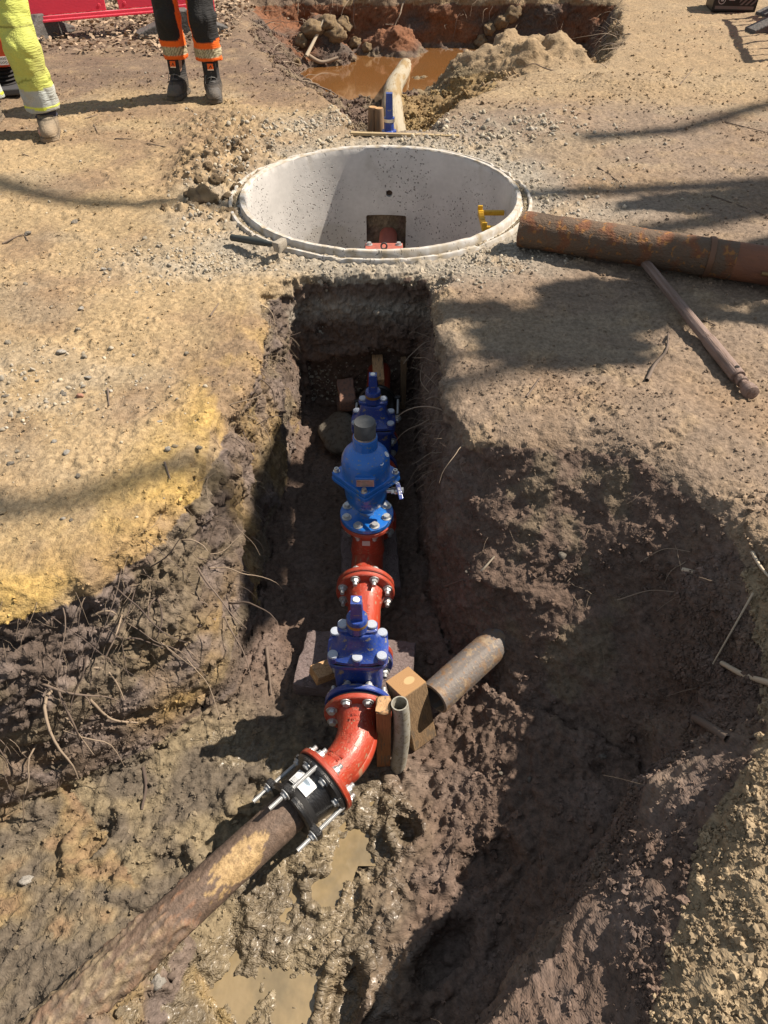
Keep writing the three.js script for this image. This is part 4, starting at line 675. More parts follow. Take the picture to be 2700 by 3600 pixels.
// ---------- manhole ----------
{
  const t = thing('manhole_ring', 'wide pale concrete manhole ring set flush in the ground', 'manhole', [RING.x, 0, -RING.F]);
  const prof = [[.75, -1.15], [.75, -.02], [.7515, .018], [.757, .024], [.776, .024], [.781, .018], [.783, -.012], [.822, -.014], [.823, .006], [.826, .009], [.838, .008], [.842, .002], [.842, -1.15]];
  // closed solid, finely divided round the axis
  const fine = []; for (let i = 0; i < prof.length; i++) { const a = prof[i], b = prof[(i + 1) % prof.length]; const n = Math.max(1, Math.round(Math.hypot(b[0] - a[0], b[1] - a[1]) / .06)); for (let k = 0; k < n; k++) fine.push([lerp(a[0], b[0], k / n), lerp(a[1], b[1], k / n)]); } fine.push(prof[0]);
  const S = 200, P = [], U = [], I = [], M = fine.length;
  for (let i = 0; i <= S; i++) { const a = (i % S) / S * 2 * Math.PI; fine.forEach(([r, y], k) => { let chip = 0; const cx = Math.cos(a), sz = Math.sin(a); if (y > -.05) { const n = fbm(cx * 14, y * 8, sz * 14, 3); chip = (r > .8 ? .020 : .008) * Math.max(0, n - (r > .8 ? .06 : .12)) * 3; chip += .002 * N(cx * 60, y * 60, sz * 60); } P.push(r * cx + (r > .8 ? -1 : 1) * chip * .3 * cx, y - chip, r * sz + (r > .8 ? -1 : 1) * chip * .3 * sz); U.push(i / S * 2 * Math.PI * .75, y + r); }); }
  for (let i = 0; i < S; i++) for (let k = 0; k < M - 1; k++) { const a = i * M + k, b = a + M; I.push(a, a + 1, b, b, a + 1, b + 1); }
  let g = new THREE.BufferGeometry(); g.setAttribute('position', new THREE.Float32BufferAttribute(P, 3)); g.setAttribute('uv', new THREE.Float32BufferAttribute(U, 2)); g.setIndex(I); g.computeVertexNormals();
  // orientation check: the inner wall must face the axis
  { const n = g.attributes.normal, p = g.attributes.position, k = 3; if (n.getX(k) * p.getX(k) + n.getZ(k) * p.getZ(k) > 0) { const a = g.index.array; for (let i = 0; i < a.length; i += 3) { const q = a[i]; a[i] = a[i + 1]; a[i + 1] = q; } g.computeVertexNormals(); } }
  const ev = new Evaluator(); ev.attributes = ['position', 'normal', 'uv']; ev.useGroups = false;
  let br = new Brush(g); br.updateMatrixWorld();
  const cut = (geo, x, y, z, ry = 0) => { const b = new Brush(geo); b.position.set(x, y, z); b.rotation.y = ry; b.updateMatrixWorld(); br = ev.evaluate(br, b, SUBTRACTION); br.updateMatrixWorld(); };
  const win = [.035, -.56, -.78]; cut(boxG(.27, .31, .3, .012, 2), win[0], win[1], win[2]);
  cut(boxG(.27, .34, .3, .012, 2), 0, -.58, .8);
  const hc = new THREE.CylinderGeometry(.022, .022, .3, 20); hc.rotateX(Math.PI / 2); cut(hc, .055, -.265, -.78);
  let cg = toCreasedNormals(br.geometry, .7);
  // concrete with air pores and a few stains
  const cells = []; let s2 = 77; const r2 = () => (s2 = (s2 * 1103515245 + 12345) & 0x7fffffff) / 0x7fffffff; for (let i = 0; i < 3400; i++) cells.push([r2(), r2(), (.0012 + .0038 * Math.pow(r2(), 3)) , .6 + r2()]);
  const W = 1024, pore = new Float32Array(W * W); for (const [cx, cy, r, e] of cells) { const R = Math.ceil(r * W * 1.6); for (let j = -R; j <= R; j++) for (let i = -R; i <= R; i++) { const d = Math.hypot(i * e, j / e) / W / r; if (d < 1.1) { const x = (Math.round(cx * W) + i + W) % W, y = (Math.round(cy * W) + j + W) % W; pore[y * W + x] = Math.max(pore[y * W + x], sstep(1.1, .6, d)); } } }
  const dens = (u, v) => sstep(-.25, .05, tileN(u, v, 4, 2, 71));
  const ctx = tex(W, W, (u, v, i, j) => { const n = tileN(u, v, 5, 5, 55), m = tileN(u, v, 40, 2, 56); const k = .5 + .14 * n + .06 * m; let c = [k, k * .975, k * .94]; { const d = sstep(.645, .655, v) * sstep(.745, .735, v); c = mix3(c, [.34, .285, .20], d * clamp(.45 + 1.4 * tileN(u, v, 24, 4, 33))); const st = sstep(.16, .3, tileN(u, v, 3, 4, 44)); c = mix3(c, [.36, .335, .29], .5 * st); } const p = pore[j * W + i] * dens(u, v); return mix3(c, [.12, .11, .1], p * .85); });
  const cbm = tex(W, W, (u, v, i, j) => { const k = .75 + .12 * tileN(u, v, 30, 3, 57) - .6 * pore[j * W + i] * dens(u, v); return [k, k, k]; }, false);
  ctx.repeat.set(1 / 1.178, 1 / 1.178); cbm.repeat.copy(ctx.repeat);
  part('concrete_wall', cg, std({ map: ctx, roughness: .9, bumpMap: cbm, bumpScale: .004 }), t);
  // sand lying in the rebate is part of the ground; floor of the shaft
  part('shaft_floor', (() => { const q = new THREE.CircleGeometry(.752, 60); q.rotateX(-Math.PI / 2); q.translate(0, -1.1, 0); return q; })(), std({ color: [.5, .485, .46], roughness: .9 }), t);
  // soil behind the window
  // yellow step iron on the right-hand wall
  const yel = phy({ map: colMap([.62, .36, .012], [.48, .27, .01], 6, 91), roughness: .45, clearcoat: .3 });
  const st = thing('step_iron', 'yellow plastic step iron fixed to the inner wall of the manhole', 'step'); st.position.set(RING.x + .72, -.15, -RING.F - .02);
  part('tread', boxG(.026, .03, .25, .006), yel, st, [-.135, 0, 0]);
  for (let i = 0; i < 9; i++) part('tread_tooth', boxG(.03, .010, .012, .003), yel, st, [-.135, .015, -.09 + i * .0225]);
  for (const z of [-.112, .112]) part('side_arm', boxG(.145, .028, .024, .006), yel, st, [-.065, 0, z]);
  for (const z of [-.122, .122]) part('end_stop', boxG(.03, .03, .012, .004), yel, st, [-.135, .024, z]);
}
{ // flanged strainer inside the manhole: square lid with eye bolt
  const t = thing('flanged_housing', 'dull red square bolted lid with a lifting eye on the pipe inside the manhole', 'pipe fitting', [.0, -.37, -4.2], 0);
  part('lid', boxG(.23, .026, .17, .006), mRedDull, t); part('body', latheY([[.085, -.012], [.085, -.09], [.10, -.15], [.105, -.22], [.09, -.29], [0, -.31]], 32), mRedDull, t);
  for (const x of [-.09, .09]) for (const z of [-.055, .055]) part('bolt', hexHead(.014, .016), mZinc, t, [x, .013, z], [-Math.PI / 2, 0, 0]);
  const e = new THREE.TorusGeometry(.017, .0055, 8, 24); part('lifting_eye', e, std({ color: [.06, .05, .05], roughness: .5, metalness: .5 }), t, [0, .034, .01], [-.5, 0, 0]);
  part('flange', lathe(flangeProf(.11, .02), 40), mRedDull, t, [.01, -.19, -.16]);
  part('pipe', lathe([[.05, 0], [.0605, 0], [.0605, -.75], [.05, -.75]].reverse(), 36), mRedDull, t, [.012, -.19, -.1], [0, -.03, 0]);
  part('pipe', lathe([[.05, .8], [.0605, .8], [.0605, 0], [.05, 0]].reverse(), 36), mRedDull, t, [-.01, -.19, .02], [0, -.03, 0]);
  part('foot', boxG(.14, .5, .14, .01), mSlab, t, [0, -.5, 0]);
}
{ // hand sledge hammer lying on the rim
  const a = gp(985, 866, .04), b = gp(815, 838, .015), t = thing('sledge_hammer', 'short hammer with black ribbed handle resting on the manhole rim', 'hammer', [a[0], .045, -a[1]]);
  const dx = b[0] - a[0], dz = -(b[1] - a[1]), L = Math.hypot(dx, dz), yaw = Math.atan2(-dz, dx);
  t.rotation.y = yaw;
  const hd = slab(.042, .05, .075, .012, .002, 6); part('head', hd, std({ map: colMap([.30, .27, .22], [.22, .19, .15], 7, 95), roughness: .8 }), t, [0, 0, 0]);
  const hp = [[.011, .02], [.0115, .07], [.012, .075]]; for (let i = 0; i <= 30; i++) hp.push([.0165 + (i % 2 ? -.0012 : 0) + .002 * Math.sin(i / 30 * 3.1), .09 + i / 30 * (L - .11)]); hp.push([.017, L], [0, L + .002]);
  const hg = latheZ([[0, .02], ...hp], 16); hg.rotateY(Math.PI / 2); hg.computeVertexNormals(); part('handle', hg, std({ color: [.035, .042, .04], roughness: .6 }), t, [0, .0, 0], [0, 0, -.085]);
}
// ---------- things on the ground at the right ----------
{ // old large pipe with clamp and tap
  const A = gp(1822, 862, .0), B = gp(2700, 1000, .0), r = .082, dx = B[0] - A[0], dF = B[1] - A[1], L = Math.hypot(dx, dF), yaw = Math.atan2(dx / L, -(dF / L));
  const t = thing('rusty_pipe', 'large old rusty pipe lying on the ground by the manhole', 'pipe', [A[0], r + .0, -A[1]]);
  t.rotation.y = yaw;   // +z local runs along the pipe
  const g = hollowPipe(r, .012, .98, .007, 60); part('barrel', g, mOldBig, t);
  const g2 = hollowPipe(r * .985, .01, .9, .003, 40); part('newer_section', g2, std({ map: colMap([.21, .085, .042], [.16, .07, .04], 4, 53), roughness: .8, bumpMap: gritBump, bumpScale: .003 }), t, [0, 0, .975]);
  part('hose_clamp', lathe([[r, -.012], [r + .006, -.012], [r + .0075, 0], [r + .006, .012], [r, .012]], 40), std({ color: [.16, .085, .05], roughness: .6, metalness: .4 }), t, [0, 0, .87], [0, .1, 0]);
  part('clamp_screw', boxG(.02, .03, .03, .004), std({ color: [.16, .085, .05], roughness: .6, metalness: .4 }), t, [.0, -r - .012, .87]);
  const tap = part('brass_tap', mergeGeometries([(() => { const q = new THREE.CylinderGeometry(.016, .016, .06, 16).toNonIndexed(); q.rotateX(Math.PI / 2); return q; })(), (() => { const q = new THREE.CylinderGeometry(.028, .028, .02, 6).toNonIndexed(); q.rotateX(Math.PI / 2); q.translate(0, 0, .02); return q; })(), (() => { const q = new THREE.CylinderGeometry(.009, .009, .09, 10).toNonIndexed(); q.rotateZ(Math.PI / 2); q.translate(-.03, .02, .01); return q; })()]), std({ color: [.22, .14, .06], metalness: .6, roughness: .6 }), t, [-r * .95, -.02, 1.17], [0, -Math.PI / 2, 0]);
}
{ // steel bar with knob
  const A = gp(2275, 935, .03), B = gp(2640, 1385, .03), dx = B[0] - A[0], dF = B[1] - A[1], L = Math.hypot(dx, dF);
  const t = thing('steel_bar', 'long brown steel bar with a round knob end leaning out from under the rusty pipe', 'bar', [A[0], .034, -A[1]]); t.rotation.y = Math.atan2(dx / L, -(dF / L));
  const m = std({ map: colMap([.235, .17, .145], [.17, .115, .09], 8, 97), roughness: .75, metalness: .2, bumpMap: scuff, bumpScale: .002 });
  part('rod', lathe([[0, -.25], [.021, -.25], [.0215, .2], [.0225, L * .62], [.0265, L * .66], [.027, L - .11], [.0255, L - .1], [0, L - .1]].map((p) => p), 24), m, t);
  part('collar', lathe([[0, L - .1], [.017, L - .1], [.017, L - .082], [.021, L - .08], [.021, L - .066], [.015, L - .064], [.014, L - .05]], 24), m, t);
  part('knob', lathe([[.012, L - .06], [.019, L - .05], [.026, L - .03], [.0285, L - .008], [.027, L + .004], [.015, L + .009], [0, L + .01]], 24), m, t);
  part('bore', new THREE.CylinderGeometry(.008, .008, .004, 14), std({ color: [.01, .01, .01] }), t, [.0, .0262, L - .13]);
}
{ const a = gp(1232, 481, .01), b = gp(1612, 470, .01), L = Math.hypot(b[0] - a[0], b[1] - a[1]); single('wooden_lath', boxG(L, .018, .03, .002), std({ map: woodTex([.42, .32, .18], [.33, .25, .14], 9), roughness: .8 }), 'thin pale wooden lath on the ground behind the manhole ring', 'lath', null, [(a[0] + b[0]) / 2, .012, -(a[1] + b[1]) / 2], [0, -Math.atan2(-(b[1] - a[1]), b[0] - a[0]) * -1, 0]); }
{ // two round posts, hose and small blue hydrant key behind the ring
  const m = std({ map: woodTex([.24, .15, .085], [.16, .1, .055], 12), roughness: .85 });
  for (const [px, dz] of [[1302, 0], [1338, .03]]) { const q = gp(px, 380, .02), g = thing('round_post', px < 1310 ? 'round wooden post standing behind the manhole, left of a pair' : 'round wooden post standing behind the manhole, nearest the muddy hose', 'post', [q[0], -.55, -(q[1] + .02) + dz]); g.rotation.z = px < 1310 ? -.03 : .02; part('shaft', latheY([[.034, 0], [.033, .3], [.033, .565], [.030, .572], [0, .573]], 20), m, g); part('end_grain', latheY([[.029, .5735], [0, .575]], 20), mEnd, g); }
  const P = [[1388, 470, -.16], [1380, 400, -.14], [1378, 350, -.22], [1385, 305, -.30], [1405, 270, -.42], [1425, 235, -.56]].map(([x, y, h]) => { const q = gp(x, y, h); return [q[0], h, -q[1]]; });
  P.unshift([P[0][0], -.25, P[0][2] + .25]);
  const g = tubeG(P, .085, 60, 24); { const p = g.attributes.position; for (let i = 0; i < p.count; i++) { const x = p.getX(i), y = p.getY(i), z = p.getZ(i), n = .012 * fbm(x * 14, y * 14, z * 14, 3); p.setXYZ(i, x + n, y + n, z); } g.computeVertexNormals(); }
  single('muddy_hose', g, std({ map: colMap([.34, .30, .22], [.27, .19, .09], 5, 101, .05, [.2, .14, .07]), roughness: .85, bumpMap: gritBump, bumpScale: .006 }), 'thick mud covered pale hose leading into the orange pit water', 'hose');
  const q = gp(1368, 468, 0), k = thing('hydrant_spindle', 'small blue valve spindle standing behind the wooden lath', 'valve', [q[0], -.12, -q[1] - .06]);
  part('base', latheY([[.06, 0], [.06, .08], [.05, .095], [.05, .12], [.034, .125], [.032, .17], [.036, .172], [.036, .2], [0, .2]], 24), mBlue, k); part('band', latheY([[.037, .175], [.037, .195]], 20), mSteel, k); const cg = new THREE.CylinderGeometry(.03, .036, .15, 4); cg.rotateY(Math.PI / 4); part('square_cap', toCreasedNormals(cg, .4), mBlue, k, [0, .27, 0]);
}
// ---------- loose soil, gravel, stones ----------
function lump(detail, amp, s, sq = 1) { let g = new THREE.IcosahedronGeometry(1, detail); g.deleteAttribute('uv'); g.deleteAttribute('normal'); g = mergeVertices(g, 1e-4); const p = g.attributes.position; for (let i = 0; i < p.count; i++) { const x = p.getX(i), y = p.getY(i), z = p.getZ(i), k = 1 + amp * (N(x * 1.3 + s, y * 1.3, z * 1.3) * 1.3 + .6 * N(x * 3.1 + s, y * 3.1, z * 3.1)); p.setXYZ(i, x * k, y * k * sq, z * k); } g.computeVertexNormals(); const u = new Float32Array(p.count * 2); for (let i = 0; i < p.count; i++) { u[2 * i] = .5 + .4 * p.getX(i) + .2 * p.getY(i); u[2 * i + 1] = .5 + .4 * p.getZ(i) + .3 * p.getY(i); } g.setAttribute('uv', new THREE.BufferAttribute(u, 2)); return g; }
{
  const flat = (g) => { const q = g.toNonIndexed(); q.computeVertexNormals(); return q; }; const geos = [flat(lump(1, .7, 3)), flat(lump(2, .8, 13)), flat(lump(2, .9, 29))], m = std({ color: 0xffffff, roughness: .96 });
  const lists = [[], [], []], grav = [[], []], o = new THREE.Object3D(), c = new THREE.Color();
  for (const s of surf) {
    const [x, y, z, nx, ny, nz, r, g, b, wet] = s, F = -z;
    if (F > 9.6 || Math.abs(x) > 3.4) continue; if (Math.hypot(x - RING.x, F - RING.F) < .86) continue;
    const q = Math.hypot(x - RING.x, F - RING.F), pit = F < 3.2 && pdist(pR, x, F).inside, near = F < 2.2 ? 1 : F < 3.5 ? 1.15 : F < 5 ? 1.4 : 1.9;
    const clus = .55 + 1.9 * fbm(x * 3 + 3, y * 3, F * 3, 3), bank = x > .45 && F < 1.6 && y > -.35, far = F > 5.2 && y < -.05 && x > -1.6;
    let prob = pit ? .45 : .14; if (bank) prob = 1; if (!pit && x > .3 && F > 1.6 && F < 2.4) prob = .5; if (far) prob = .7; prob *= clamp(clus, .08, 1.3) * (1 - .6 * wet);
    if (rnd() < prob) {
      let sz = .0016 + .0042 * Math.pow(rnd(), 4); if (bank) { for (let e = 0; e < 2; e++) { const s2 = rr(.0016, .004), k2 = rr(.8, 1.15); lists[rnd() * 3 | 0].push([x + rr(-.007, .007), y + rr(-.002, .004), z + rr(-.007, .007), s2, r * k2, g * k2, b * k2]); } sz = .002 + .008 * Math.pow(rnd(), 4.5); } if (pit && rnd() < .012) sz = rr(.006, .014); if (!pit && rnd() < .006) sz = rr(.004, .008); if (far) sz *= 1.8; sz *= near;
      const k = rr(.75, 1.2); lists[rnd() * 3 | 0].push([x + nx * sz * .2, y + ny * sz * .2, z + nz * sz * .2, sz, r * k, g * k, b * k]);
    }
    let gp_ = q < 1.25 ? sstep(1.3, .9, q) : 0; gp_ = Math.max(gp_, bump(x, F, -.85, 3.25, .45, .2, 1), bump(x, F, -.55, 5.3, .45, .3, 1), bump(x, F, -1.45, 2.15, .55, .3, .35), bump(x, F, .8, 5.2, .6, .35, .9), x < -.5 && !pit ? .008 : 0, bump(x, F, .9, 4.2, .5, .3, .6));
    if (!pit && rnd() < gp_ * .4 * clamp(clus * 1.4, .2, 1.5)) { const sz = (.0024 + .0065 * Math.pow(rnd(), 4)) * near, k = rr(.6, 1.15), w = rnd(); grav[rnd() * 2 | 0].push([x, y + sz * .3, z, sz, (.36 + .06 * w) * k, (.33 + .03 * w) * k, (.28 - .02 * w) * k]); }
  }
  for (let i = 0; i < 2600; i++) { const a = rnd() * 6.2832, r = rr(.797, .817), k = rr(.5, 1); grav[0].push([RING.x + r * Math.cos(a), -.012 + rr(0, .006), -RING.F + r * Math.sin(a), rr(.002, .006), .33 * k, .27 * k, .18 * k]); }
  const put = (name, L, geo, mat) => { const im = new THREE.InstancedMesh(geo, mat, L.length); im.name = numbered(name); L.forEach((e, i) => { o.position.set(e[0], e[1], e[2]); o.rotation.set(rnd() * 6.3, rnd() * 6.3, rnd() * 6.3); o.scale.set(e[3] * rr(.8, 1.3), e[3] * rr(.6, 1), e[3] * rr(.8, 1.2)); o.updateMatrix(); im.setMatrixAt(i, o.matrix); im.setColorAt(i, c.setRGB(e[4], e[5], e[6])); }); im.userData.kind = 'stuff'; im.castShadow = im.receiveShadow = true; scene.add(im); return im; };
  lists.forEach((L, i) => tag(put('soil_crumbs', L, geos[i], m), 'loose crumbs of soil scattered over the ground and trench faces', 'soil'));
  grav.forEach((L, i) => tag(put('gravel', L, lump(1, .35, 50 + i), m), 'pale grey gravel strewn around the manhole', 'gravel'));
}
const stoneG = [lump(2, .35, 61, .7), lump(2, .4, 67, .6), lump(2, .45, 71, .8), lump(2, .3, 79, .55)];
const stoneM = [mStone([.42, .37, .29], 3), mStone([.40, .32, .21], 4), mStone([.27, .24, .20], 5), mStone([.5, .47, .42], 6)];
function stone(px, py, size, label, mi, group, cat = 'stone', name = 'stone') { const p = pick(px, py), k = size / FPX * (p[2] * Math.cos(PITCH) + (EYE - p[1]) * Math.sin(PITCH)) / 2; const m = single(name, cat === 'clod' ? clodG[rnd() * 3 | 0] : stoneG[rnd() * 4 | 0], typeof mi === 'number' ? stoneM[mi] : mi, label, cat, group, [p[0], p[1] + k * .25, -p[2]], [rr(-.3, .3), rr(0, 6.3), rr(-.3, .3)]); m.scale.set(k * rr(.9, 1.2), k * rr(.7, 1), k * rr(.8, 1)); return m; }
stone(215, 1240, 30, 'palest angular stone lying alone on the open sand left of the trench', 3);
stone(96, 3097, 44, 'oval white stone in the mud left of the old pipe', 3);
stone(554, 3455, 50, 'chipped white stone lying on the buried part of the old pipe', 3);
stone(282, 1394, 26, 'reddish flat stone on the sand left of the trench', std({ color: [.3, .16, .11], roughness: .9 }));
{ const g = 'stones on the sand left of the trench', lab = 'small pale stone lying on the sandy ground left of the trench';
  for (const [x, y, s] of [[100, 822, 28], [262, 784, 26], [510, 839, 24], [30, 1207, 28], [275, 1160, 24], [285, 1087, 26], [40, 1631, 26], [235, 1593, 28], [560, 1485, 24], [590, 1581, 26], [275, 1674, 22], [312, 1329, 26], [225, 1389, 30], [63, 1588, 20], [192, 1555, 26], [66, 1465, 22], [298, 1256, 22], [365, 948, 20], [386, 948, 18], [656, 1243, 18], [20, 1395, 24], [480, 1030, 16], [160, 1480, 18], [615, 1570, 22], [700, 1575, 26], [130, 1340, 16], [400, 1500, 14], [470, 1250, 14], [520, 1120, 12], [345, 1440, 14], [600, 1330, 14], [90, 1000, 18], [180, 1080, 14], [340, 890, 14], [10, 1800, 34], [250, 1830, 16]]) stone(x, y, s * .9, lab, rnd() * 4 | 0, g); }
for (const [x, y, s] of [[305, 3462, 40], [300, 3180, 22], [180, 3290, 20], [700, 3340, 26], [420, 3560, 30], [820, 2640, 14], [60, 3330, 22], [240, 3530, 26], [500, 3250, 24]]) stone(x, y, s, 'small tan stone stuck in the soil beside the old pipe', 1, 'stones around the old pipe');
for (const [x, y, s] of [[2140, 2755, 22], [1640, 2010, 12], [2120, 2662, 24], [1860, 2740, 18], [1760, 2720, 18], [1990, 2250, 26], [1975, 1955, 34], [2045, 2190, 14], [1830, 2790, 16], [1640, 2870, 14], [1900, 2620, 14]]) stone(x, y, s, 'small grey stone in the shaded soil of the right bank', 2, 'stones in the right bank');
const clodG = [0, 1, 2].map((i) => { const g = lump(4, .32, 200 + 9 * i, .8), p = g.attributes.position; for (let k = 0; k < p.count; k++) { const x = p.getX(k), y = p.getY(k), z = p.getZ(k), n = 1 + .16 * (.3 - Math.abs(N(x * 4 + i, y * 4, z * 4))) + .12 * N(x * 9, y * 9, z * 9); p.setXYZ(k, x * n, y * n, z * n); } g.computeVertexNormals(); return g; });
const clodM = std({ map: colMap([.24, .17, .095], [.16, .112, .07], 6, 111), roughness: .96, bumpMap: gritBump, bumpScale: .01 });
stone(716, 709, 95, 'big yellowish clod of sand left of the manhole ring', clodM, null, 'clod', 'soil_clod');
for (const [x, y, s] of [[577, 733, 30], [690, 560, 40], [730, 590, 36], [760, 640, 50], [800, 700, 44], [810, 750, 40], [760, 540, 32], [840, 600, 44], [860, 560, 34], [700, 640, 40], [660, 690, 34], [830, 660, 36], [780, 780, 26], [745, 770, 24]]) stone(x, y, s, 'crumbly brown clod of soil heaped left of the manhole ring', clodM, 'clods beside the manhole', 'clod', 'soil_clod');
for (const [x, y, s] of [[1150, 90, 70], [1180, 130, 70], [1100, 115, 80], [1210, 95, 60], [1060, 150, 50], [1250, 160, 46], [1290, 175, 40], [1720, 110, 50], [1760, 90, 60], [1690, 150, 46], [1800, 60, 60], [1040, 230, 40]]) stone(x, y, s, 'lump of brown soil fallen beside the orange pit water', clodM, 'clods in the far pit', 'clod', 'soil_clod');

// ---------- roots and twigs ----------
const rootM = [std({ color: [.14, .105, .082], roughness: .9 }), std({ color: [.26, .2, .145], roughness: .9 }), std({ color: [.085, .062, .05], roughness: .9 })];
function rootPath(p, d, len, droop, wig) { const pts = [[...p]]; let v = V(...d).normalize(), q = V(...p); const n = 5; for (let i = 0; i < n; i++) { v.x += rr(-wig, wig); v.y += rr(-wig, wig) - droop; v.z += rr(-wig, wig); v.normalize(); q = q.clone().addScaledVector(v, len / n); pts.push([q.x, q.y, q.z]); } return pts; }
function faceRoots(poly, i0, i1, n, name, label, group, cat, rmin, rmax, lmin, lmax, sgn, ymin = -.4, ymax = -.02, mats = [0, 1, 2], fineN = 0) {
  const segs = []; let tot = 0; for (let i = i0; i < i1; i++) { const a = poly[i], b = poly[i + 1], l = Math.hypot(b[0] - a[0], b[1] - a[1]); segs.push([a, b, l]); tot += l; }
  const fine = []; const gy = groundH(poly[i0][0], poly[i0][1]);
  for (let k = 0; k < n + fineN; k++) {
    let s = rnd() * tot, e = segs[0]; for (const q of segs) { e = q; if (s < q[2]) break; s -= q[2]; }
    const f = clamp(s / e[2]), px = lerp(e[0][0], e[1][0], f), pF = lerp(e[0][1], e[1][1], f), tx = (e[1][0] - e[0][0]) / e[2], tF = (e[1][1] - e[0][1]) / e[2], nx = sgn * tF, nF = -sgn * tx;
    const y = lerp(ymin, ymax, Math.pow(rnd(), .7)); let d = -.03; for (; d < .7; d += .006) if (H(px + nx * d, pF + nF * d) < y) break;
    const x0 = px + nx * (d - .03), F0 = pF + nF * (d - .03), along = rr(-1.3, 1.3), isF = k >= n;
    const dir = [nx * rr(.5, 1.2) + tx * along, rr(-.3, .6), -(nF * rr(.5, 1.2) + tF * along)];
    const r = isF ? lerp(.0007, .0024, Math.pow(rnd(), 3)) * (F0 > 5 ? 3 : 1) : lerp(rmin, rmax, Math.pow(rnd(), 2.2)), len = isF ? rr(.04, .18) * (F0 > 5 ? 2 : 1) : lerp(lmin, lmax, Math.pow(rnd(), 1.6));
    const g = tubeG(rootPath([x0, y, -F0], dir, len, rr(.05, .5), .45), r, isF ? 7 : 11, isF ? 3 : 5, .35);
    if (isF) fine.push(g); else { const mi = mats[rnd() * mats.length | 0], mid = lerp(rmin, rmax, .22), ml = lerp(lmin, lmax, .35); single(name, g, rootM[mi], (len > ml ? 'long ' : 'short ') + (r > mid ? 'thick ' : 'thin ') + ['brown', 'pale', 'dark'][mi] + ' root ' + label, cat, group); }
  }
  if (fine.length) { const m = single('fine_roots', mergeGeometries(fine), rootM[1], 'hair thin roots hanging out of the ' + group.replace(/^roots (in|on|of) the /, ''), 'roots'); m.userData.kind = 'stuff'; }
}
faceRoots(RIM, 1, 7, 45, 'root', 'sticking out of the left trench wall', 'roots in the left trench wall', 'root', .0012, .004, .06, .24, -1, -.5, -.02, [0, 1, 2], 160);
faceRoots(RIM, 7, 12, 85, 'root', 'hanging from the left face of the wide pit', 'roots in the left pit face', 'root', .0014, .0068, .08, .4, -1, -.55, -.02, [0, 0, 0, 1, 2, 2], 260);
faceRoots(RIM, 27, 32, 50, 'root', 'poking into the trench from its right edge', 'roots in the right trench edge', 'root', .0012, .004, .08, .26, -1, -.5, -.06, [1, 1, 0], 90);
faceRoots(RIM, 21, 27, 18, 'root', 'lying across the shaded right bank', 'roots in the right bank', 'root', .001, .0026, .06, .22, -1, -.6, -.06, [0, 1], 70);
faceRoots(RIM, 16, 20, 4, 'root', 'on the crumbly near bank', 'roots in the crumbly near bank', 'root', .001, .0024, .05, .16, -1, -.4, -.02, [1], 14);
faceRoots(FRIM, 3, 7, 36, 'root', 'hanging over the left side of the far pit', 'roots in the left side of the far pit', 'root', .003, .011, .2, .6, 1, -.4, .02, [0, 1, 1], 120);
faceRoots(FRIM, 7, 8, 20, 'root', 'dangling on the red soil at the back of the far pit', 'roots in the back of the far pit', 'root', .003, .012, .2, .7, 1, -.3, .35, [0, 1, 2], 80);
faceRoots(FRIM, 8, 13, 30, 'root', 'spraying over the right side of the far pit', 'roots in the right side of the far pit', 'root', .003, .010, .2, .6, 1, -.4, .02, [1, 1, 0], 80);
function twig(pxs, r, label, mi, lift = .008, cat = 'stick', group = null, taper = .5, name = 'stick') { const P = pxs.map(([x, y, l]) => { const p = pick(x, y); return [p[0], p[1] + (l ?? lift), -p[2]]; }); return single(name, tubeG(P, r, 14, 6, taper), typeof mi === 'number' ? rootM[mi] : mi, label, cat, group); }
const paleM = std({ color: [.50, .42, .31], roughness: .8 });
twig([[1668, 2038], [1700, 2005], [1738, 1962]], .0055, 'short pale stick lying on the upper part of the shaded right bank', paleM, .01);
twig([[1560, 2070], [1600, 2055], [1650, 2035]], .004, 'forked grey root beside the short pale stick', 0, .012);
twig([[2397, 2012], [2450, 2022], [2530, 2008]], .009, 'thick pale broken stick on the dark right bank', paleM, .012, 'stick', null, .8);
twig([[2625, 2125, .05], [2560, 2240, .06], [2480, 2380, .03], [2445, 2440, .01]], .0035, 'long thin pale root with a soil clump at its top', paleM);
twig([[2530, 2345], [2600, 2385], [2720, 2425]], .007, 'pale branch with rough bark leaning on the right bank edge', paleM, .02, 'stick', null, 1.2);
twig([[2437, 2532], [2500, 2570], [2555, 2610]], .011, 'short dark weathered stick on the near bank', 0, .012, 'stick', null, 1);
twig([[2640, 1950], [2665, 1995], [2705, 2045]], .006, 'bright bent twig at the sunlit edge of the right bank', paleM, .01);
twig([[2245, 1990], [2330, 1945], [2420, 1955]], .002, 'long arched root hair on the right bank', 1, .02);
twig([[2165, 2123], [2280, 2090], [2365, 2095]], .0022, 'straight thin root on the right bank below the arched one', 1, .02);
twig([[938, 2283], [946, 2360], [955, 2449]], .007, 'grey stick lying against the foot of the left trench wall', 0, .012);
twig([[2272, 1345], [2300, 1290], [2340, 1240], [2348, 1180]], .008, 'crooked grey root on the ground beside the steel bar', 0, .01);
twig([[1015, 1040], [1060, 1050], [1095, 1062]], .006, 'broken stick jutting out at the corner of the trench end', 1, .05);
twig([[640, 2200], [720, 2215], [790, 2180]], .012, 'thick cut root end in the left pit face', 0, .03, 'root', null, .9, 'root');
twig([[320, 2470], [400, 2540], [490, 2552]], .005, 'pale root lying on the scraped clay of the left pit face', 1, .02, 'root', null, .6, 'root');
twig([[505, 2700], [515, 2770], [500, 2850]], .006, 'dark root half buried in the mud below the left face', 2, .008, 'root', null, .7, 'root');
twig([[1080, 240], [1120, 160], [1140, 115]], .022, 'bare yellowish branch standing up beside the orange water', paleM, .12, 'branch', null, .6, 'branch');
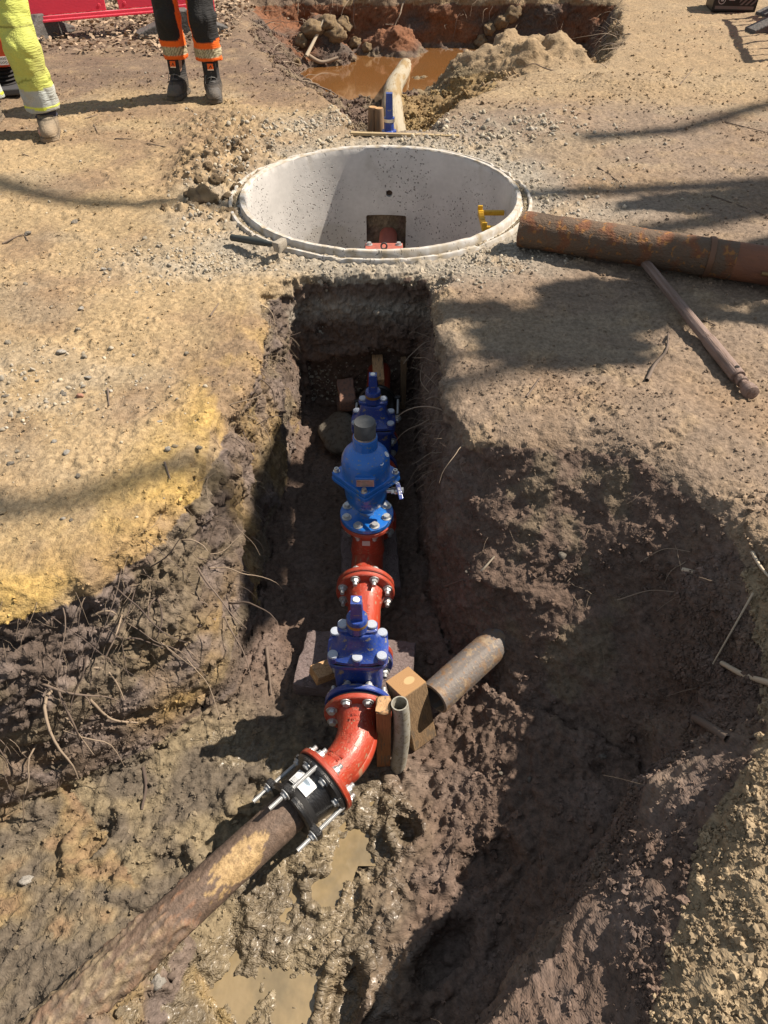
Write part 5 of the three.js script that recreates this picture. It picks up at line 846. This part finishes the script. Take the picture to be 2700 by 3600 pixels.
twig([[1075, 210], [1130, 240], [1190, 225]], .025, 'forked wet branch lying at the edge of the orange water', 1, .06, 'branch', null, .7, 'branch');
for (const q of [[[330, 440], [345, 470]], [[405, 490], [465, 492]], [[520, 508], [585, 520]], [[300, 420], [345, 405]], [[80, 545], [170, 575]], [[655, 380], [680, 395]], [[10, 860], [80, 830], [100, 850]], [[2390, 300], [2440, 240]], [[2250, 560], [2400, 380 + 140]], [[2540, 430], [2700, 470]], [[2100, 590], [2200, 660]], [[740, 1115], [770, 1070]], [[580, 1630], [600, 1690]], [[380, 1370], [385, 1430]], [[2500, 690], [2690, 760]], [[2470, 1130], [2520, 1150]], [[1850, 1400], [1900, 1330]]]) twig(q, .004, 'small dry twig lying on the trampled ground', 0, .006, 'twig', 'twigs on the ground', .5, 'twig');
// dry leaves under the barrier
{ const s = new THREE.Shape(); s.moveTo(0, -.5); s.bezierCurveTo(.4, -.3, .35, .3, 0, .5); s.bezierCurveTo(-.35, .3, -.4, -.3, 0, -.5); const g = new THREE.ShapeGeometry(s, 4); g.rotateX(-Math.PI / 2); { const p = g.attributes.position; for (let i = 0; i < p.count; i++) p.setY(i, .25 * p.getX(i) * p.getX(i) * 3 - .2 * p.getZ(i) * p.getZ(i)); g.computeVertexNormals(); }
  const im = new THREE.InstancedMesh(g, phy({ color: 0xffffff, roughness: .85, side: THREE.DoubleSide }), 3600), o = new THREE.Object3D(), c = new THREE.Color(); for (let i = 0; i < 3600; i++) { const x = rr(-4.6, -1.5), F = 7.4 + 2.6 * Math.pow(rnd(), .8) + .3 * N(x * 2, 0, 0); o.position.set(x, H(x, F) + rr(.005, .05), -F); o.rotation.set(rr(-.7, .7), rr(0, 6.3), rr(-.7, .7)); o.scale.setScalar(rr(.025, .06)); o.updateMatrix(); im.setMatrixAt(i, o.matrix); const k = rr(.25, 1.0); im.setColorAt(i, c.setRGB(.46 * k, .34 * k, .23 * k)); } im.name = 'dry_leaves'; im.userData.kind = 'stuff'; tag(im, 'pale dry leaves littering the ground under the red barrier', 'leaves'); scene.add(im); }
// ---------- people ----------
function sdfMesh(b0, b1, cell, fn, colFn) {   // surface nets on a dense grid
  const n = [0, 1, 2].map((k) => Math.ceil((b1[k] - b0[k]) / cell) + 1), [nx, ny, nz] = n, d = new Float32Array(nx * ny * nz);
  const BS = 6, far = BS * cell * .87 * 1.25 + .02;      // blocks well away from the surface keep one value
  for (let k0 = 0; k0 < nz; k0 += BS) for (let j0 = 0; j0 < ny; j0 += BS) for (let i0 = 0; i0 < nx; i0 += BS) {
    const v = fn(b0[0] + (i0 + BS / 2) * cell, b0[1] + (j0 + BS / 2) * cell, b0[2] + (k0 + BS / 2) * cell), skip = Math.abs(v) > far;
    for (let k = k0; k < Math.min(nz, k0 + BS); k++) for (let j = j0; j < Math.min(ny, j0 + BS); j++) for (let i = i0; i < Math.min(nx, i0 + BS); i++) d[(k * ny + j) * nx + i] = skip ? v : fn(b0[0] + i * cell, b0[1] + j * cell, b0[2] + k * cell);
  }
  const id = new Int32Array(nx * ny * nz).fill(-1), pos = [], idx = [], at = (i, j, k) => (k * ny + j) * nx + i, ED = [0, 1, 2, 3, 4, 5, 6, 7, 0, 2, 1, 3, 4, 6, 5, 7, 0, 4, 1, 5, 2, 6, 3, 7], c8 = new Float32Array(8);
  for (let k = 0; k < nz - 1; k++) for (let j = 0; j < ny - 1; j++) for (let i = 0; i < nx - 1; i++) { let s = 0; for (let q = 0; q < 8; q++) { c8[q] = d[at(i + (q & 1), j + ((q >> 1) & 1), k + (q >> 2))]; if (c8[q] < 0) s++; } if (!s || s === 8) continue; let px = 0, py = 0, pz = 0, c = 0; for (let e = 0; e < 24; e += 2) { const a = ED[e], b = ED[e + 1]; if ((c8[a] < 0) === (c8[b] < 0)) continue; const t = c8[a] / (c8[a] - c8[b]); px += (a & 1) + t * ((b & 1) - (a & 1)); py += ((a >> 1) & 1) + t * (((b >> 1) & 1) - ((a >> 1) & 1)); pz += (a >> 2) + t * ((b >> 2) - (a >> 2)); c++; } id[at(i, j, k)] = pos.length / 3; pos.push(b0[0] + (i + px / c) * cell, b0[1] + (j + py / c) * cell, b0[2] + (k + pz / c) * cell); }
  const quad = (a, b, c, e, f) => { if (a < 0 || b < 0 || c < 0 || e < 0) return; if (f) idx.push(a, c, b, a, e, c); else idx.push(a, b, c, a, c, e); };
  for (let k = 1; k < nz - 1; k++) for (let j = 1; j < ny - 1; j++) for (let i = 1; i < nx - 1; i++) { const s = d[at(i, j, k)] < 0; if (s !== d[at(i + 1, j, k)] < 0) quad(id[at(i, j - 1, k - 1)], id[at(i, j, k - 1)], id[at(i, j, k)], id[at(i, j - 1, k)], !s); if (s !== d[at(i, j + 1, k)] < 0) quad(id[at(i - 1, j, k - 1)], id[at(i, j, k - 1)], id[at(i, j, k)], id[at(i - 1, j, k)], s); if (s !== d[at(i, j, k + 1)] < 0) quad(id[at(i - 1, j - 1, k)], id[at(i, j - 1, k)], id[at(i, j, k)], id[at(i - 1, j, k)], !s); }
  const g = new THREE.BufferGeometry(); g.setAttribute('position', new THREE.Float32BufferAttribute(pos, 3)); g.setIndex(idx); g.computeVertexNormals();
  if (colFn) { const c = []; const nr = g.attributes.normal; for (let i = 0; i < pos.length / 3; i++) c.push(...colFn(pos[3 * i], pos[3 * i + 1], pos[3 * i + 2], nr.getX(i), nr.getY(i), nr.getZ(i))); g.setAttribute('color', new THREE.Float32BufferAttribute(c, 3)); }
  const u = []; for (let i = 0; i < pos.length / 3; i++) u.push(pos[3 * i] * 3 + pos[3 * i + 2] * 2, pos[3 * i + 1] * 3); g.setAttribute('uv', new THREE.Float32BufferAttribute(u, 2));
  return g;
}
const smin = (a, b, k) => { const h = clamp(.5 + .5 * (b - a) / k); return lerp(b, a, h) - k * h * (1 - h); };
function cap(x, y, z, a, b, ra, rb) { const dx = b[0] - a[0], dy = b[1] - a[1], dz = b[2] - a[2], px = x - a[0], py = y - a[1], pz = z - a[2]; const t = clamp((px * dx + py * dy + pz * dz) / (dx * dx + dy * dy + dz * dz)); return Math.hypot(px - t * dx, py - t * dy, pz - t * dz) - lerp(ra, rb, t); }
const mCloth = std({ vertexColors: true, roughness: .85, bumpMap: scuff, bumpScale: .004 }), mSkin = std({ color: [.45, .27, .19], roughness: .6 }), mHair = std({ color: [.06, .04, .025], roughness: .8 });
function person(pos, turn, J, look, label) {
  const t = thing('person', label, 'person', pos, turn), legs = [['L', J.hipL, J.kneeL, J.ankL], ['R', J.hipR, J.kneeR, J.ankR]], c = J.hipL.map((v, i) => (v + J.hipR[i]) / 2), ch = [c[0], c[1] + .42, c[2]], nk = [c[0], c[1] + .6, c[2]], hd = [c[0], c[1] + .76, c[2] + .03];
  const arms = [-1, 1].map((s) => { const sh = [c[0] + s * .19, c[1] + .53, c[2]], el = [c[0] + s * .26, c[1] + .25, c[2] + .02], wr = [c[0] + s * .24, c[1] + .02, c[2] + .12]; return { s, sh, el, wr }; });
  const bodyF = (x, y, z) => {
    let q = 9;
    for (const [, h, k, a] of legs) { q = smin(q, cap(x, y, z, h, k, .085, .055), .03); q = smin(q, cap(x, y, z, k, a, .055, .038), .02); q = smin(q, cap(x, y, z, a, [a[0], .05, a[2] + .14], .036, .028), .02); }
    q = smin(q, cap(x, y, z, c, ch, .135, .15), .05); q = smin(q, cap(x, y, z, ch, nk, .14, .06), .05); q = smin(q, cap(x, y, z, nk, hd, .055, .055), .02);
    q = smin(q, (Math.hypot((x - hd[0]) / .075, (y - hd[1] - .03) / .115, (z - hd[2]) / .095) - 1) * .08, .015);
    q = smin(q, cap(x, y, z, [hd[0], hd[1] + .02, hd[2] + .09], [hd[0], hd[1] - .005, hd[2] + .112], .009, .014), .012);   // nose
    for (const e of [-1, 1]) { q = smin(q, Math.hypot((x - hd[0] - e * .077) * 2, y - hd[1] - .02, z - hd[2]) - .026, .006); q = Math.max(q, -(Math.hypot(x - hd[0] - e * .032, y - hd[1] - .035, z - hd[2] - .1) - .014)); }
    q = Math.max(q, -cap(x, y, z, [hd[0] - .022, hd[1] - .035, hd[2] + .093], [hd[0] + .022, hd[1] - .035, hd[2] + .093], .004, .004));
    for (const A of arms) { q = smin(q, cap(x, y, z, A.sh, A.el, .05, .04), .03); q = smin(q, cap(x, y, z, A.el, A.wr, .04, .028), .02); const p = [A.wr[0], A.wr[1] - .05, A.wr[2] + .03]; q = smin(q, cap(x, y, z, A.wr, p, .028, .032), .015); for (let f = 0; f < 4; f++) { const b = [p[0], p[1] - .035, p[2] + (f - 1.5) * .021], m = [b[0] - A.s * .012, b[1] - .04 + Math.abs(f - 1.3) * .006, b[2]], e = [m[0] - A.s * .022, m[1] - .022, m[2]]; q = Math.min(q, cap(x, y, z, p, b, .012, .0105), cap(x, y, z, b, m, .0105, .0095), cap(x, y, z, m, e, .0095, .008)); } q = Math.min(q, cap(x, y, z, p, [p[0] - A.s * .02, p[1] - .03, p[2] + .05], .013, .0095)); }
    return q;
  };
  const fold = (x, y, z) => { const a = N(x * 5 + 2, y * 4, z * 5), b = N(x * 8 + y * 5, y * 6 - x * 5, z * 8 + 7); return .014 * a + .012 * Math.pow(1 - Math.abs(b), 3) - .006 + .004 * N(x * 22, y * 22, z * 22); };
  part('body', sdfMesh([c[0] - .5, -.02, c[2] - .4], [c[0] + .5, c[1] + .95, c[2] + .4], .0125, bodyF), mSkin, t);
  const R = look.r;
  const trF = (x, y, z) => { let q = 9; for (const [, h, k, a] of legs) { const hem = [a[0], look.hem - .02, a[2]]; q = Math.min(q, smin(cap(x, y, z, [h[0], h[1] - .02, h[2]], k, R[0], R[1]), cap(x, y, z, k, hem, R[1], R[2]), .03)); } q = smin(q, cap(x, y, z, [c[0] - .05, c[1] + .02, c[2]], [c[0] + .05, c[1] + .02, c[2]], .13, .13), .05); q += fold(x, y, z); return Math.max(q, look.hem - y - .012 * N(x * 9, 0, z * 9), y - c[1] - .14); };
  part('trousers', sdfMesh([c[0] - .55, look.hem - .03, c[2] - .42], [c[0] + .55, c[1] + .17, c[2] + .45], .0095, trF, (x, y, z, ...n) => look.col(x, y, z, legs, ...n)), mCloth, t);
  const jkF = (x, y, z) => { let q = smin(cap(x, y, z, [c[0], c[1] + .05, c[2]], ch, .165, .175), cap(x, y, z, ch, nk, .165, .085), .05); for (const A of arms) { q = smin(q, cap(x, y, z, A.sh, A.el, .072, .06), .04); q = smin(q, cap(x, y, z, A.el, A.wr, .06, .045), .03); } q += fold(x, y, z); return Math.max(q, c[1] - .06 - y, y - nk[1] - .04); };
  part('jacket', sdfMesh([c[0] - .5, c[1] - .1, c[2] - .3], [c[0] + .5, c[1] + .72, c[2] + .4], .014, jkF, (x, y) => { const q = y - c[1]; return (q > .1 && q < .15) || (q > .24 && q < .29) ? [.5, .5, .48] : look.jacket; }), mCloth, t);
  const hm = sdfMesh([hd[0] - .16, hd[1] - .02, hd[2] - .2], [hd[0] + .16, hd[1] + .24, hd[2] + .22], .012, (x, y, z) => Math.max(Math.min(Math.hypot((x - hd[0]) / .115, (y - hd[1] - .055) / .125, (z - hd[2]) / .14) - 1, Math.max(Math.hypot((x - hd[0]) / .13, (z - hd[2] - .03) / .17) - 1, Math.abs(y - hd[1] - .065) / .1 - .1)) * .1, hd[1] + .052 - y)); part('helmet', hm, std({ color: [.6, .6, .58], roughness: .4 }), t);
  part('hair', sdfMesh([hd[0] - .12, hd[1] - .08, hd[2] - .15], [hd[0] + .12, hd[1] + .1, hd[2] + .1], .01, (x, y, z) => Math.max((Math.hypot((x - hd[0]) / .084, (y - hd[1] - .02) / .115, (z - hd[2] + .012) / .1) - 1) * .08, z - hd[2] - .02, y - hd[1] - .06)), mHair, t);
  // boots
  legs.forEach(([side, h, k, a], li) => {
    const yaw = look.yaw[li], cs = Math.cos(yaw), sn = Math.sin(yaw), gy = look.footY ? look.footY[li] : 0;
    const bootF = (X, y, Z) => { const x = (X - a[0]) * cs - (Z - a[2]) * sn, z = (X - a[0]) * sn + (Z - a[2]) * cs, W = .052 + .008 * sstep(0, .15, z) - .004 * sstep(.04, -.06, z); let up = smin(cap(x, y, z, [0, .10, -.01], [0, look.boot, -.015], .056, .060), cap(x, y, z, [0, .055, .02], [0, .046, .165], .058, .047), .05); up = smin(up, cap(x, y, z, [0, .1, .02], [0, .07, .11], .05, .045), .04); up = Math.max(up, y - look.boot - .01, .012 - y); const so = Math.max(Math.hypot(Math.max(0, Math.abs(x) - .02), Math.max(0, Math.abs(z - .062) - .105)) - .036 - .003 * Math.sin(z * 190) * (y < .016 ? 1 : 0), y - .034, -y); return Math.min(up, so); };
    const bt = part('boot', sdfMesh([a[0] - .2, -.012, a[2] - .2], [a[0] + .2, look.boot + .03, a[2] + .26], .0085, bootF, (X, y, Z) => { const z = (X - a[0]) * sn + (Z - a[2]) * cs, n = N(X * 30, y * 30, Z * 30); const d = look.bootDust * sstep(.16, .03, y + .05 * n) * (.6 + .8 * N(X * 12, y * 12, Z * 12)); const seam = Math.abs(y - .037) < .005 || Math.abs(z - .125 + y * .5) < .005 && y < .12 || Math.abs(y - .105 - z * .1) < .004 ? .35 : 1; return mix3((y < .034 ? look.sole : z > .13 && y < .1 ? look.toe : look.bootCol).map((v) => v * seam), [.26 * seam, .20 * seam, .135 * seam], clamp(d + .2 * n * look.bootDust)); }), mCloth, t); bt.position.y = gy;
    const W = (x, y, z) => [a[0] + x * cs + z * sn, y, a[2] - x * sn + z * cs];
    // laces
    if (look.laces) for (let i = 0; i < 5; i++) { const y0 = .115 + i * .026, z0 = .098 - i * .016; const g = tubeG([W(-.035, y0, z0 - .018), W(0, y0 + .012, z0 + .008), W(.035, y0, z0 - .018)], .0028, 8, 5); part('lace', g, std({ color: [.16, .16, .155], roughness: .9 }), bt); }
    if (look.laces) part('lace_loop', tubeG([W(.0, .2, .05), W(-.04, .16, .075), W(-.05, .11, .085), W(-.03, .1, .095), W(0, .16, .08)], .0025, 14, 5), std({ color: [.14, .14, .135] }), bt);
    if (look.patch) { const cv = document.createElement('canvas'); cv.width = cv.height = 64; const q = cv.getContext('2d'); q.fillStyle = '#e8631c'; q.fillRect(0, 0, 64, 64); q.fillStyle = '#f2d9c0'; q.fillRect(0, 54, 64, 10); q.fillStyle = '#2a1a12'; q.beginPath(); q.moveTo(14, 44); q.lineTo(38, 12); q.lineTo(50, 44); q.lineTo(40, 44); q.lineTo(34, 28); q.lineTo(26, 44); q.fill(); const ct = new THREE.CanvasTexture(cv); ct.colorSpace = THREE.SRGBColorSpace; const p = W(0, look.boot - .035, .079), m = part('tongue_patch', boxG(.042, .042, .004, .001), std({ map: ct, roughness: .7 }), bt, p); m.rotation.y = yaw; m.rotation.x = -.12; const tg = part('tongue', boxG(.085, .1, .014, .006), std({ color: [.012, .012, .013], roughness: .7 }), bt, W(0, look.boot - .055, .068)); tg.rotation.y = yaw; }
    if (look.sock) part('sock', sdfMesh([a[0] - .1, look.boot - .03, a[2] - .1], [a[0] + .1, look.hem + .06, a[2] + .1], .009, (x, y, z) => Math.max(Math.hypot(x - a[0], z - a[2]) - .068 + .006 * Math.sin(y * 260) + fold(x, y, z), look.boot - .02 - y, y - look.hem - .04)), std({ color: [.03, .034, .06], roughness: .95 }), t);
  });
  return t;
}
{ // worker in black and orange
  const gy = groundH(-1.41, 6.05), P = [-1.41, gy, -6.05];
  const stripe = (x, y, z) => Math.sin((x * .9 + y + z * .4) * 420) > 0 ? [.50, .45, .30] : [.20, .17, .10];
  person(P, 0, { hipL: [-.12, .93, -.02], hipR: [.10, .93, -.02], kneeL: [-.115, .5, .02], kneeR: [.13, .5, .06], ankL: [-.13, .1, -.05], ankR: [.135, .1, .03] }, {
    r: [.098, .088, .094], hem: .245, boot: .25, yaw: [-.12, .18], laces: true, patch: true, bootDust: .5, sole: [.03, .03, .03], toe: [.07, .07, .072], bootCol: [.018, .018, .02], jacket: [.6, .12, .01],
    col: (x, y, z, legs) => { const L = Math.abs(x - legs[0][3][0]) < Math.abs(x - legs[1][3][0]) ? 0 : 1, ax = legs[L][3][0], inner = (L ? -1 : 1) * (x - ax), n = N(x * 8, y * 8, z * 8); const edge = .365 + .05 * (L ? 0 : 0) + .6 * Math.max(0, inner - .055) + .012 * n + .5 * Math.max(0, Math.abs(x - ax) - .06); if (y < edge || inner > .082) { if (y > .275 && y < .325 && z > -.08) return stripe(x, y, z); return [.80, .13, .008]; } return [.011, .011, .012]; },
  }, 'standing worker in black trousers with orange reflective hems and black boots');
}
{ // worker in yellow
  const gy = groundH(-2.28, 5.2), P = [-2.28, gy, -5.22];
  person(P, 0, { hipL: [-.24, .93, -.12], hipR: [-.02, .93, -.08], kneeL: [-.40, .52, -.12], kneeR: [.03, .5, .05], ankL: [-.45, .1, -.27], ankR: [.045, .1, .02] }, {
    r: [.115, .105, .108], hem: .15, boot: .125, yaw: [.15, .28], laces: false, patch: false, sock: true, bootDust: 1, sole: [.16, .13, .10], toe: [.25, .2, .14], bootCol: [.20, .165, .12], jacket: [.55, .62, .06],
    col: (x, y, z, legs) => { const n = N(x * 12, y * 12, z * 12), n2 = fbm(x * 5, y * 5, z * 5, 3); const w = .012 * N(x * 9, 1, z * 9); if (y < .285 + w && y > .185 + w || y < .172 + w) return mix3([.42, .46, .45], [.28, .27, .23], clamp(.3 + 1.4 * n2)); if (y <= .185 + w) return [.62, .70, .06]; let c = mix3([.50, .55, .12], [.34, .33, .11], clamp(1.3 * n2 + .15)); if (Math.abs(y - .335 - .012 * Math.sin(x * 40)) < .006) c = [.25, .27, .05]; if (Math.abs(y - .62) < .004) c = [.22, .22, .05]; return c; },
  }, 'worker in dirty yellow trousers with grey reflective bands and dusty boots');
}
// ---------- barriers, box, machine ----------
const mBarrier = phy({ color: [.88, .045, .11], roughness: .9, clearcoat: .2, transmission: .45, thickness: 0, bumpMap: scuff, bumpScale: .001 }), mFoot = std({ map: colMap([.10, .095, .09], [.07, .066, .062], 6, 121), roughness: .85, bumpMap: scuff, bumpScale: .006 });
function footG(L) { const s = new THREE.Shape([[-L / 2, 0], [-L / 2, .03], [-L * .16, .13], [-L * .07, .19], [L * .07, .19], [L * .16, .13], [L / 2, .03], [L / 2, 0]].map((p) => new THREE.Vector2(...p))); const g = new THREE.ExtrudeGeometry(s, { depth: .16, bevelEnabled: true, bevelSize: .01, bevelThickness: .012, bevelSegments: 2 }); g.translate(0, 0, -.08); return g; }
function barrier(pos, turn, label, W, feet) {
  const t = thing('barrier', label, 'barrier', pos, turn, null), y0 = .16, H2 = .86;
  const bx = (n, w, h, d, x, y, z) => part(n, boxG(w, h, d, .006), mBarrier, t, [x, y, z]);
  bx('bottom_rail', W, .05, .045, 0, y0 + .025, 0); bx('bottom_lip', W, .02, .07, 0, y0 + .012, .0); bx('top_rail', W, .06, .05, 0, y0 + H2, 0); bx('mid_rail', W, .045, .04, 0, y0 + .42, 0);
  for (const x of [-W / 2 + .03, W / 2 - .03]) bx('end_post', .06, H2 + .06, .05, x, y0 + H2 / 2, 0);
  for (let i = 0; i < 2; i++) { const x = (i - .5) * W * .48; part('board_panel', boxG(W * .42, .34, .018, .005), mBarrier, t, [x, y0 + .225, .0]); part('rivet', latheY([[.014, 0], [.012, .004], [0, .005]], 14).rotateX(Math.PI / 2), mBarrier, t, [x - W * .18, y0 + .1, .009]); part('rivet', latheY([[.014, 0], [.012, .004], [0, .005]], 14).rotateX(Math.PI / 2), mBarrier, t, [x + W * .18, y0 + .1, .009]); }
  for (let i = 0; i < 7; i++) bx('upright_bar', .03, .40, .03, -W / 2 + W * (i + 1) / 8, y0 + .64, 0);
  t.updateMatrixWorld(); for (const [x, F, a, L, lab] of feet) { const q = t.worldToLocal(V(x, groundH(x, F), -F)); const m = part('foot', footG(L), mFoot, t, [q.x, q.y, q.z], [0, a - turn, 0]); m.userData.label = lab; }
  return t;
}
{ const F = 8.3; barrier([-2.62, groundH(-2.62, F), -F], .46, 'red plastic pedestrian barrier standing behind the two workers', 2.0, [[-3.28, 8.02, 1.25, .82, 'grey rubber foot behind the yellow trousers'], [-1.98, 8.3, .35, .86, 'grey rubber foot behind the black trousers']]);
  const F2 = 8.35; barrier([4.25, groundH(4.2, F2), -F2], 1.35, 'red plastic barrier casting a barred shadow beside the dark box', 2.0, [[4.02, 8.42, .2, .82, 'grey rubber foot with a cast ridge'], [4.45, 9.3, .25, .82, 'grey rubber foot behind the dark box']]); }
{ const w = .46, h = .3, d = .34, cv = document.createElement('canvas'); cv.width = 512; cv.height = 334; const c = cv.getContext('2d'); c.fillStyle = '#17110f'; c.fillRect(0, 0, 512, 334); c.fillStyle = '#6d625c'; c.fillRect(18, 278, 470, 34); c.save(); c.beginPath(); c.rect(300, 60, 200, 206); c.clip(); for (let i = -3; i < 8; i++) { c.beginPath(); c.moveTo(250 + i * 60, 266); c.lineTo(280 + i * 60, 266); c.lineTo(480 + i * 60, 60); c.lineTo(450 + i * 60, 60); c.fill(); } c.restore();
  c.strokeStyle = '#cfc6bf'; c.lineWidth = 6; c.beginPath(); c.arc(84, 218, 40, 0, 6.3); c.stroke(); c.fillStyle = '#e8e2dc'; c.font = 'bold 36px sans-serif'; c.textAlign = 'center'; c.fillText('10', 84, 231); c.textAlign = 'left'; c.font = 'bold 22px sans-serif'; c.fillStyle = '#d46a5c'; c.fillText('PÅ ALLE', 120, 120); c.fillStyle = '#dcd4cc'; c.font = '12px sans-serif'; c.fillRect(170, 196, 90, 6); c.fillRect(170, 216, 70, 4); c.fillStyle = '#17110f'; c.fillRect(115, 96, 150, 34); c.fillStyle = '#c8beb6'; c.font = 'bold 20px sans-serif'; for (let i = 0; i < 5; i++) c.fillRect(124 + i * 28, 112, 20, 8);
  const ct = new THREE.CanvasTexture(cv); ct.colorSpace = THREE.SRGBColorSpace; const F = 9.6, t = thing('carton_box', 'dark carton box with grey diagonal stripes standing on the sand', 'box', [3.86, groundH(3.86, F), -F], -.12);
  part('carton', boxG(w, h, d, .006), std({ color: [.010, .007, .006], roughness: .5 }), t, [0, h / 2, 0]); part('printed_front', new THREE.PlaneGeometry(w * .97, h * .96), std({ map: ct, roughness: .45 }), t, [0, h / 2, d / 2 + .002]); part('printed_side', new THREE.PlaneGeometry(d * .95, h * .96), std({ color: [.02, .015, .013], roughness: .45 }), t, [-w / 2 - .002, h / 2, 0], [0, -Math.PI / 2, 0]); }
{ // orange rammer behind the yellow trousers
  const F = 6.25, x = -2.95, t = thing('rammer', 'orange and grey soil rammer standing behind the worker in yellow', 'machine', [x, groundH(x, F), -F], .3);
  const or = phy({ color: [.60, .075, .018], roughness: .4, clearcoat: .3 }), gr = std({ color: [.06, .06, .065], roughness: .6 });
  part('shoe', boxG(.28, .05, .36, .015), gr, t, [0, .03, .02]);
  const bl = [[.10, .05]]; for (let i = 0; i < 9; i++) { bl.push([i % 2 ? .10 : .125, .06 + i * .0125]); } bl.push([.1, .175]); part('bellows', latheY(bl, 28), std({ color: [.02, .018, .018], roughness: .6 }), t);
  part('housing', boxG(.30, .22, .30, .05, 4), or, t, [0, .285, 0]); part('grey_cover', boxG(.12, .17, .32, .02, 3), gr, t, [-.075, .30, .0]);
  const cv = document.createElement('canvas'); cv.width = cv.height = 64; const c = cv.getContext('2d'); c.fillStyle = '#efe9e6'; c.fillRect(0, 0, 64, 64); c.strokeStyle = '#333'; c.lineWidth = 3; for (let i = 0; i < 3; i++) for (let j = 0; j < 2; j++) { c.beginPath(); c.arc(13 + i * 19, 18 + j * 28, 7, 0, 7); c.stroke(); } const ct = new THREE.CanvasTexture(cv); ct.colorSpace = THREE.SRGBColorSpace; part('warning_label', boxG(.06, .055, .002, .0005), std({ map: ct, roughness: .5 }), t, [.075, .225, .1515]);
  part('tank', boxG(.22, .16, .2, .04, 3), or, t, [0, .5, -.06]); for (const s of [-1, 1]) part('handle_tube', tubeG([[s * .13, .35, -.1], [s * .2, .7, -.05], [s * .2, .9, .2], [s * .18, .95, .45]], .016, 18, 8), gr, t);
}
// ---------- trees outside the frame on the right: they throw the shade ----------
{
  const bark = std({ map: colMap([.13, .095, .07], [.08, .06, .045], 8, 131), roughness: .95, bumpMap: gritBump, bumpScale: .02 });
  const leafM = phy({ color: [.06, .09, .025], roughness: .8, side: THREE.DoubleSide });
  const on = (x, F, t) => V(x + SUN.x * t, SUN.y * t, -F + SUN.z * t);
  function tree(name, label, base, H2, r, boughs, branches) {
    const t = thing(name, label, 'tree', [base[0], -.05, -base[1]]), o = V(base[0], -.05, -base[1]);
    part('trunk', tubeG([[0, 0, 0], [.06, H2 * .3, .03], [-.05, H2 * .65, -.04], [.03, H2, .02]], r, 24, 14, .35), bark, t);
    const crown = [];
    for (const [x, F, d, rx, rF, n] of boughs) {
      const c = on(x, F, d).sub(o); const st = V(0, Math.min(H2 * .9, c.y * .72), 0); part('limb', tubeG([[st.x, st.y, st.z], [c.x * .5, lerp(st.y, c.y, .6), c.z * .5], [c.x, c.y, c.z]], .045, 14, 7, .3), bark, t);
      // leaves in an uneven lens that lies square to the light
      const e1 = V(1, 0, 0).addScaledVector(SUN, -SUN.x).normalize(), e2 = new THREE.Vector3().crossVectors(SUN, e1).normalize();
      for (let i = 0; i < n; i++) {
        const a = rnd() * 6.2832, q = Math.sqrt(rnd()) * (1 + .28 * N(Math.cos(a) * 2 + x * 9, Math.sin(a) * 2, F * 7)), gx = Math.cos(a) * q * rx, gF = Math.sin(a) * q * rF;
        const p = on(x + gx, F + gF, d + rr(-.35, .35)).sub(o), s = rr(.035, .075), ax = V(rr(-1, 1), rr(-.4, 1), rr(-1, 1)).normalize(), bx = new THREE.Vector3().crossVectors(ax, V(rr(-1, 1), rr(-1, 1), rr(-1, 1))).normalize();
        const A = p.clone().addScaledVector(ax, s), B = p.clone().addScaledVector(bx, s * .55), C2 = p.clone().addScaledVector(ax, -s), D2 = p.clone().addScaledVector(bx, -s * .55);
        crown.push(A.x, A.y, A.z, B.x, B.y, B.z, C2.x, C2.y, C2.z, A.x, A.y, A.z, C2.x, C2.y, C2.z, D2.x, D2.y, D2.z);
      }
    }
    for (const [x0, F0, x1, F1, d, rb] of branches) { const a = on(x0, F0, d).sub(o), b = on(x1, F1, d + .6).sub(o), m = a.clone().lerp(b, .5).add(V(.1, .15, .1)); part('branch', tubeG([[a.x, a.y, a.z], [m.x, m.y, m.z], [b.x, b.y, b.z], [b.x * .5, lerp(b.y, H2 * .6, .5), b.z * .5], [0, Math.min(H2 * .75, b.y * .8), 0]], rb, 26, 8, 1.2), bark, t); }
    if (crown.length) { const g = new THREE.BufferGeometry(); g.setAttribute('position', new THREE.Float32BufferAttribute(crown, 3)); g.computeVertexNormals(); part('crown', g, leafM, t); }
    return t;
  }
  tree('leaning_tree', 'broadleaf tree outside the picture shading the rear valves and the ground by the rusty pipe', [6.4, 4.7], 6, .16, [
    [.03, 2.28, 6, .2, .5, 1900], [.68, 2.52, 6.3, .36, .2, 900], [1.05, 2.78, 6.2, .4, .12, 650], [.35, 2.75, 7, .25, .07, 250], [1.2, 2.95, 5.6, .5, .13, 1100], [1.85, 2.72, 5.4, .32, .12, 700], [1.95, 3.98, 5.2, .62, .15, 1500]], []);
  tree('tall_tree', 'tall bare tree outside the picture throwing soft stripes across the sand', [9.8, 6.0], 11, .2, [], [[-2.4, 4.33, -.9, 3.95, 18, .07], [-1.4, 1.62, -.6, 1.78, 14, .045], [1.3, 5.0, 3.2, 6.1, 16, .075]]);
}
renderer.render(scene, camera);
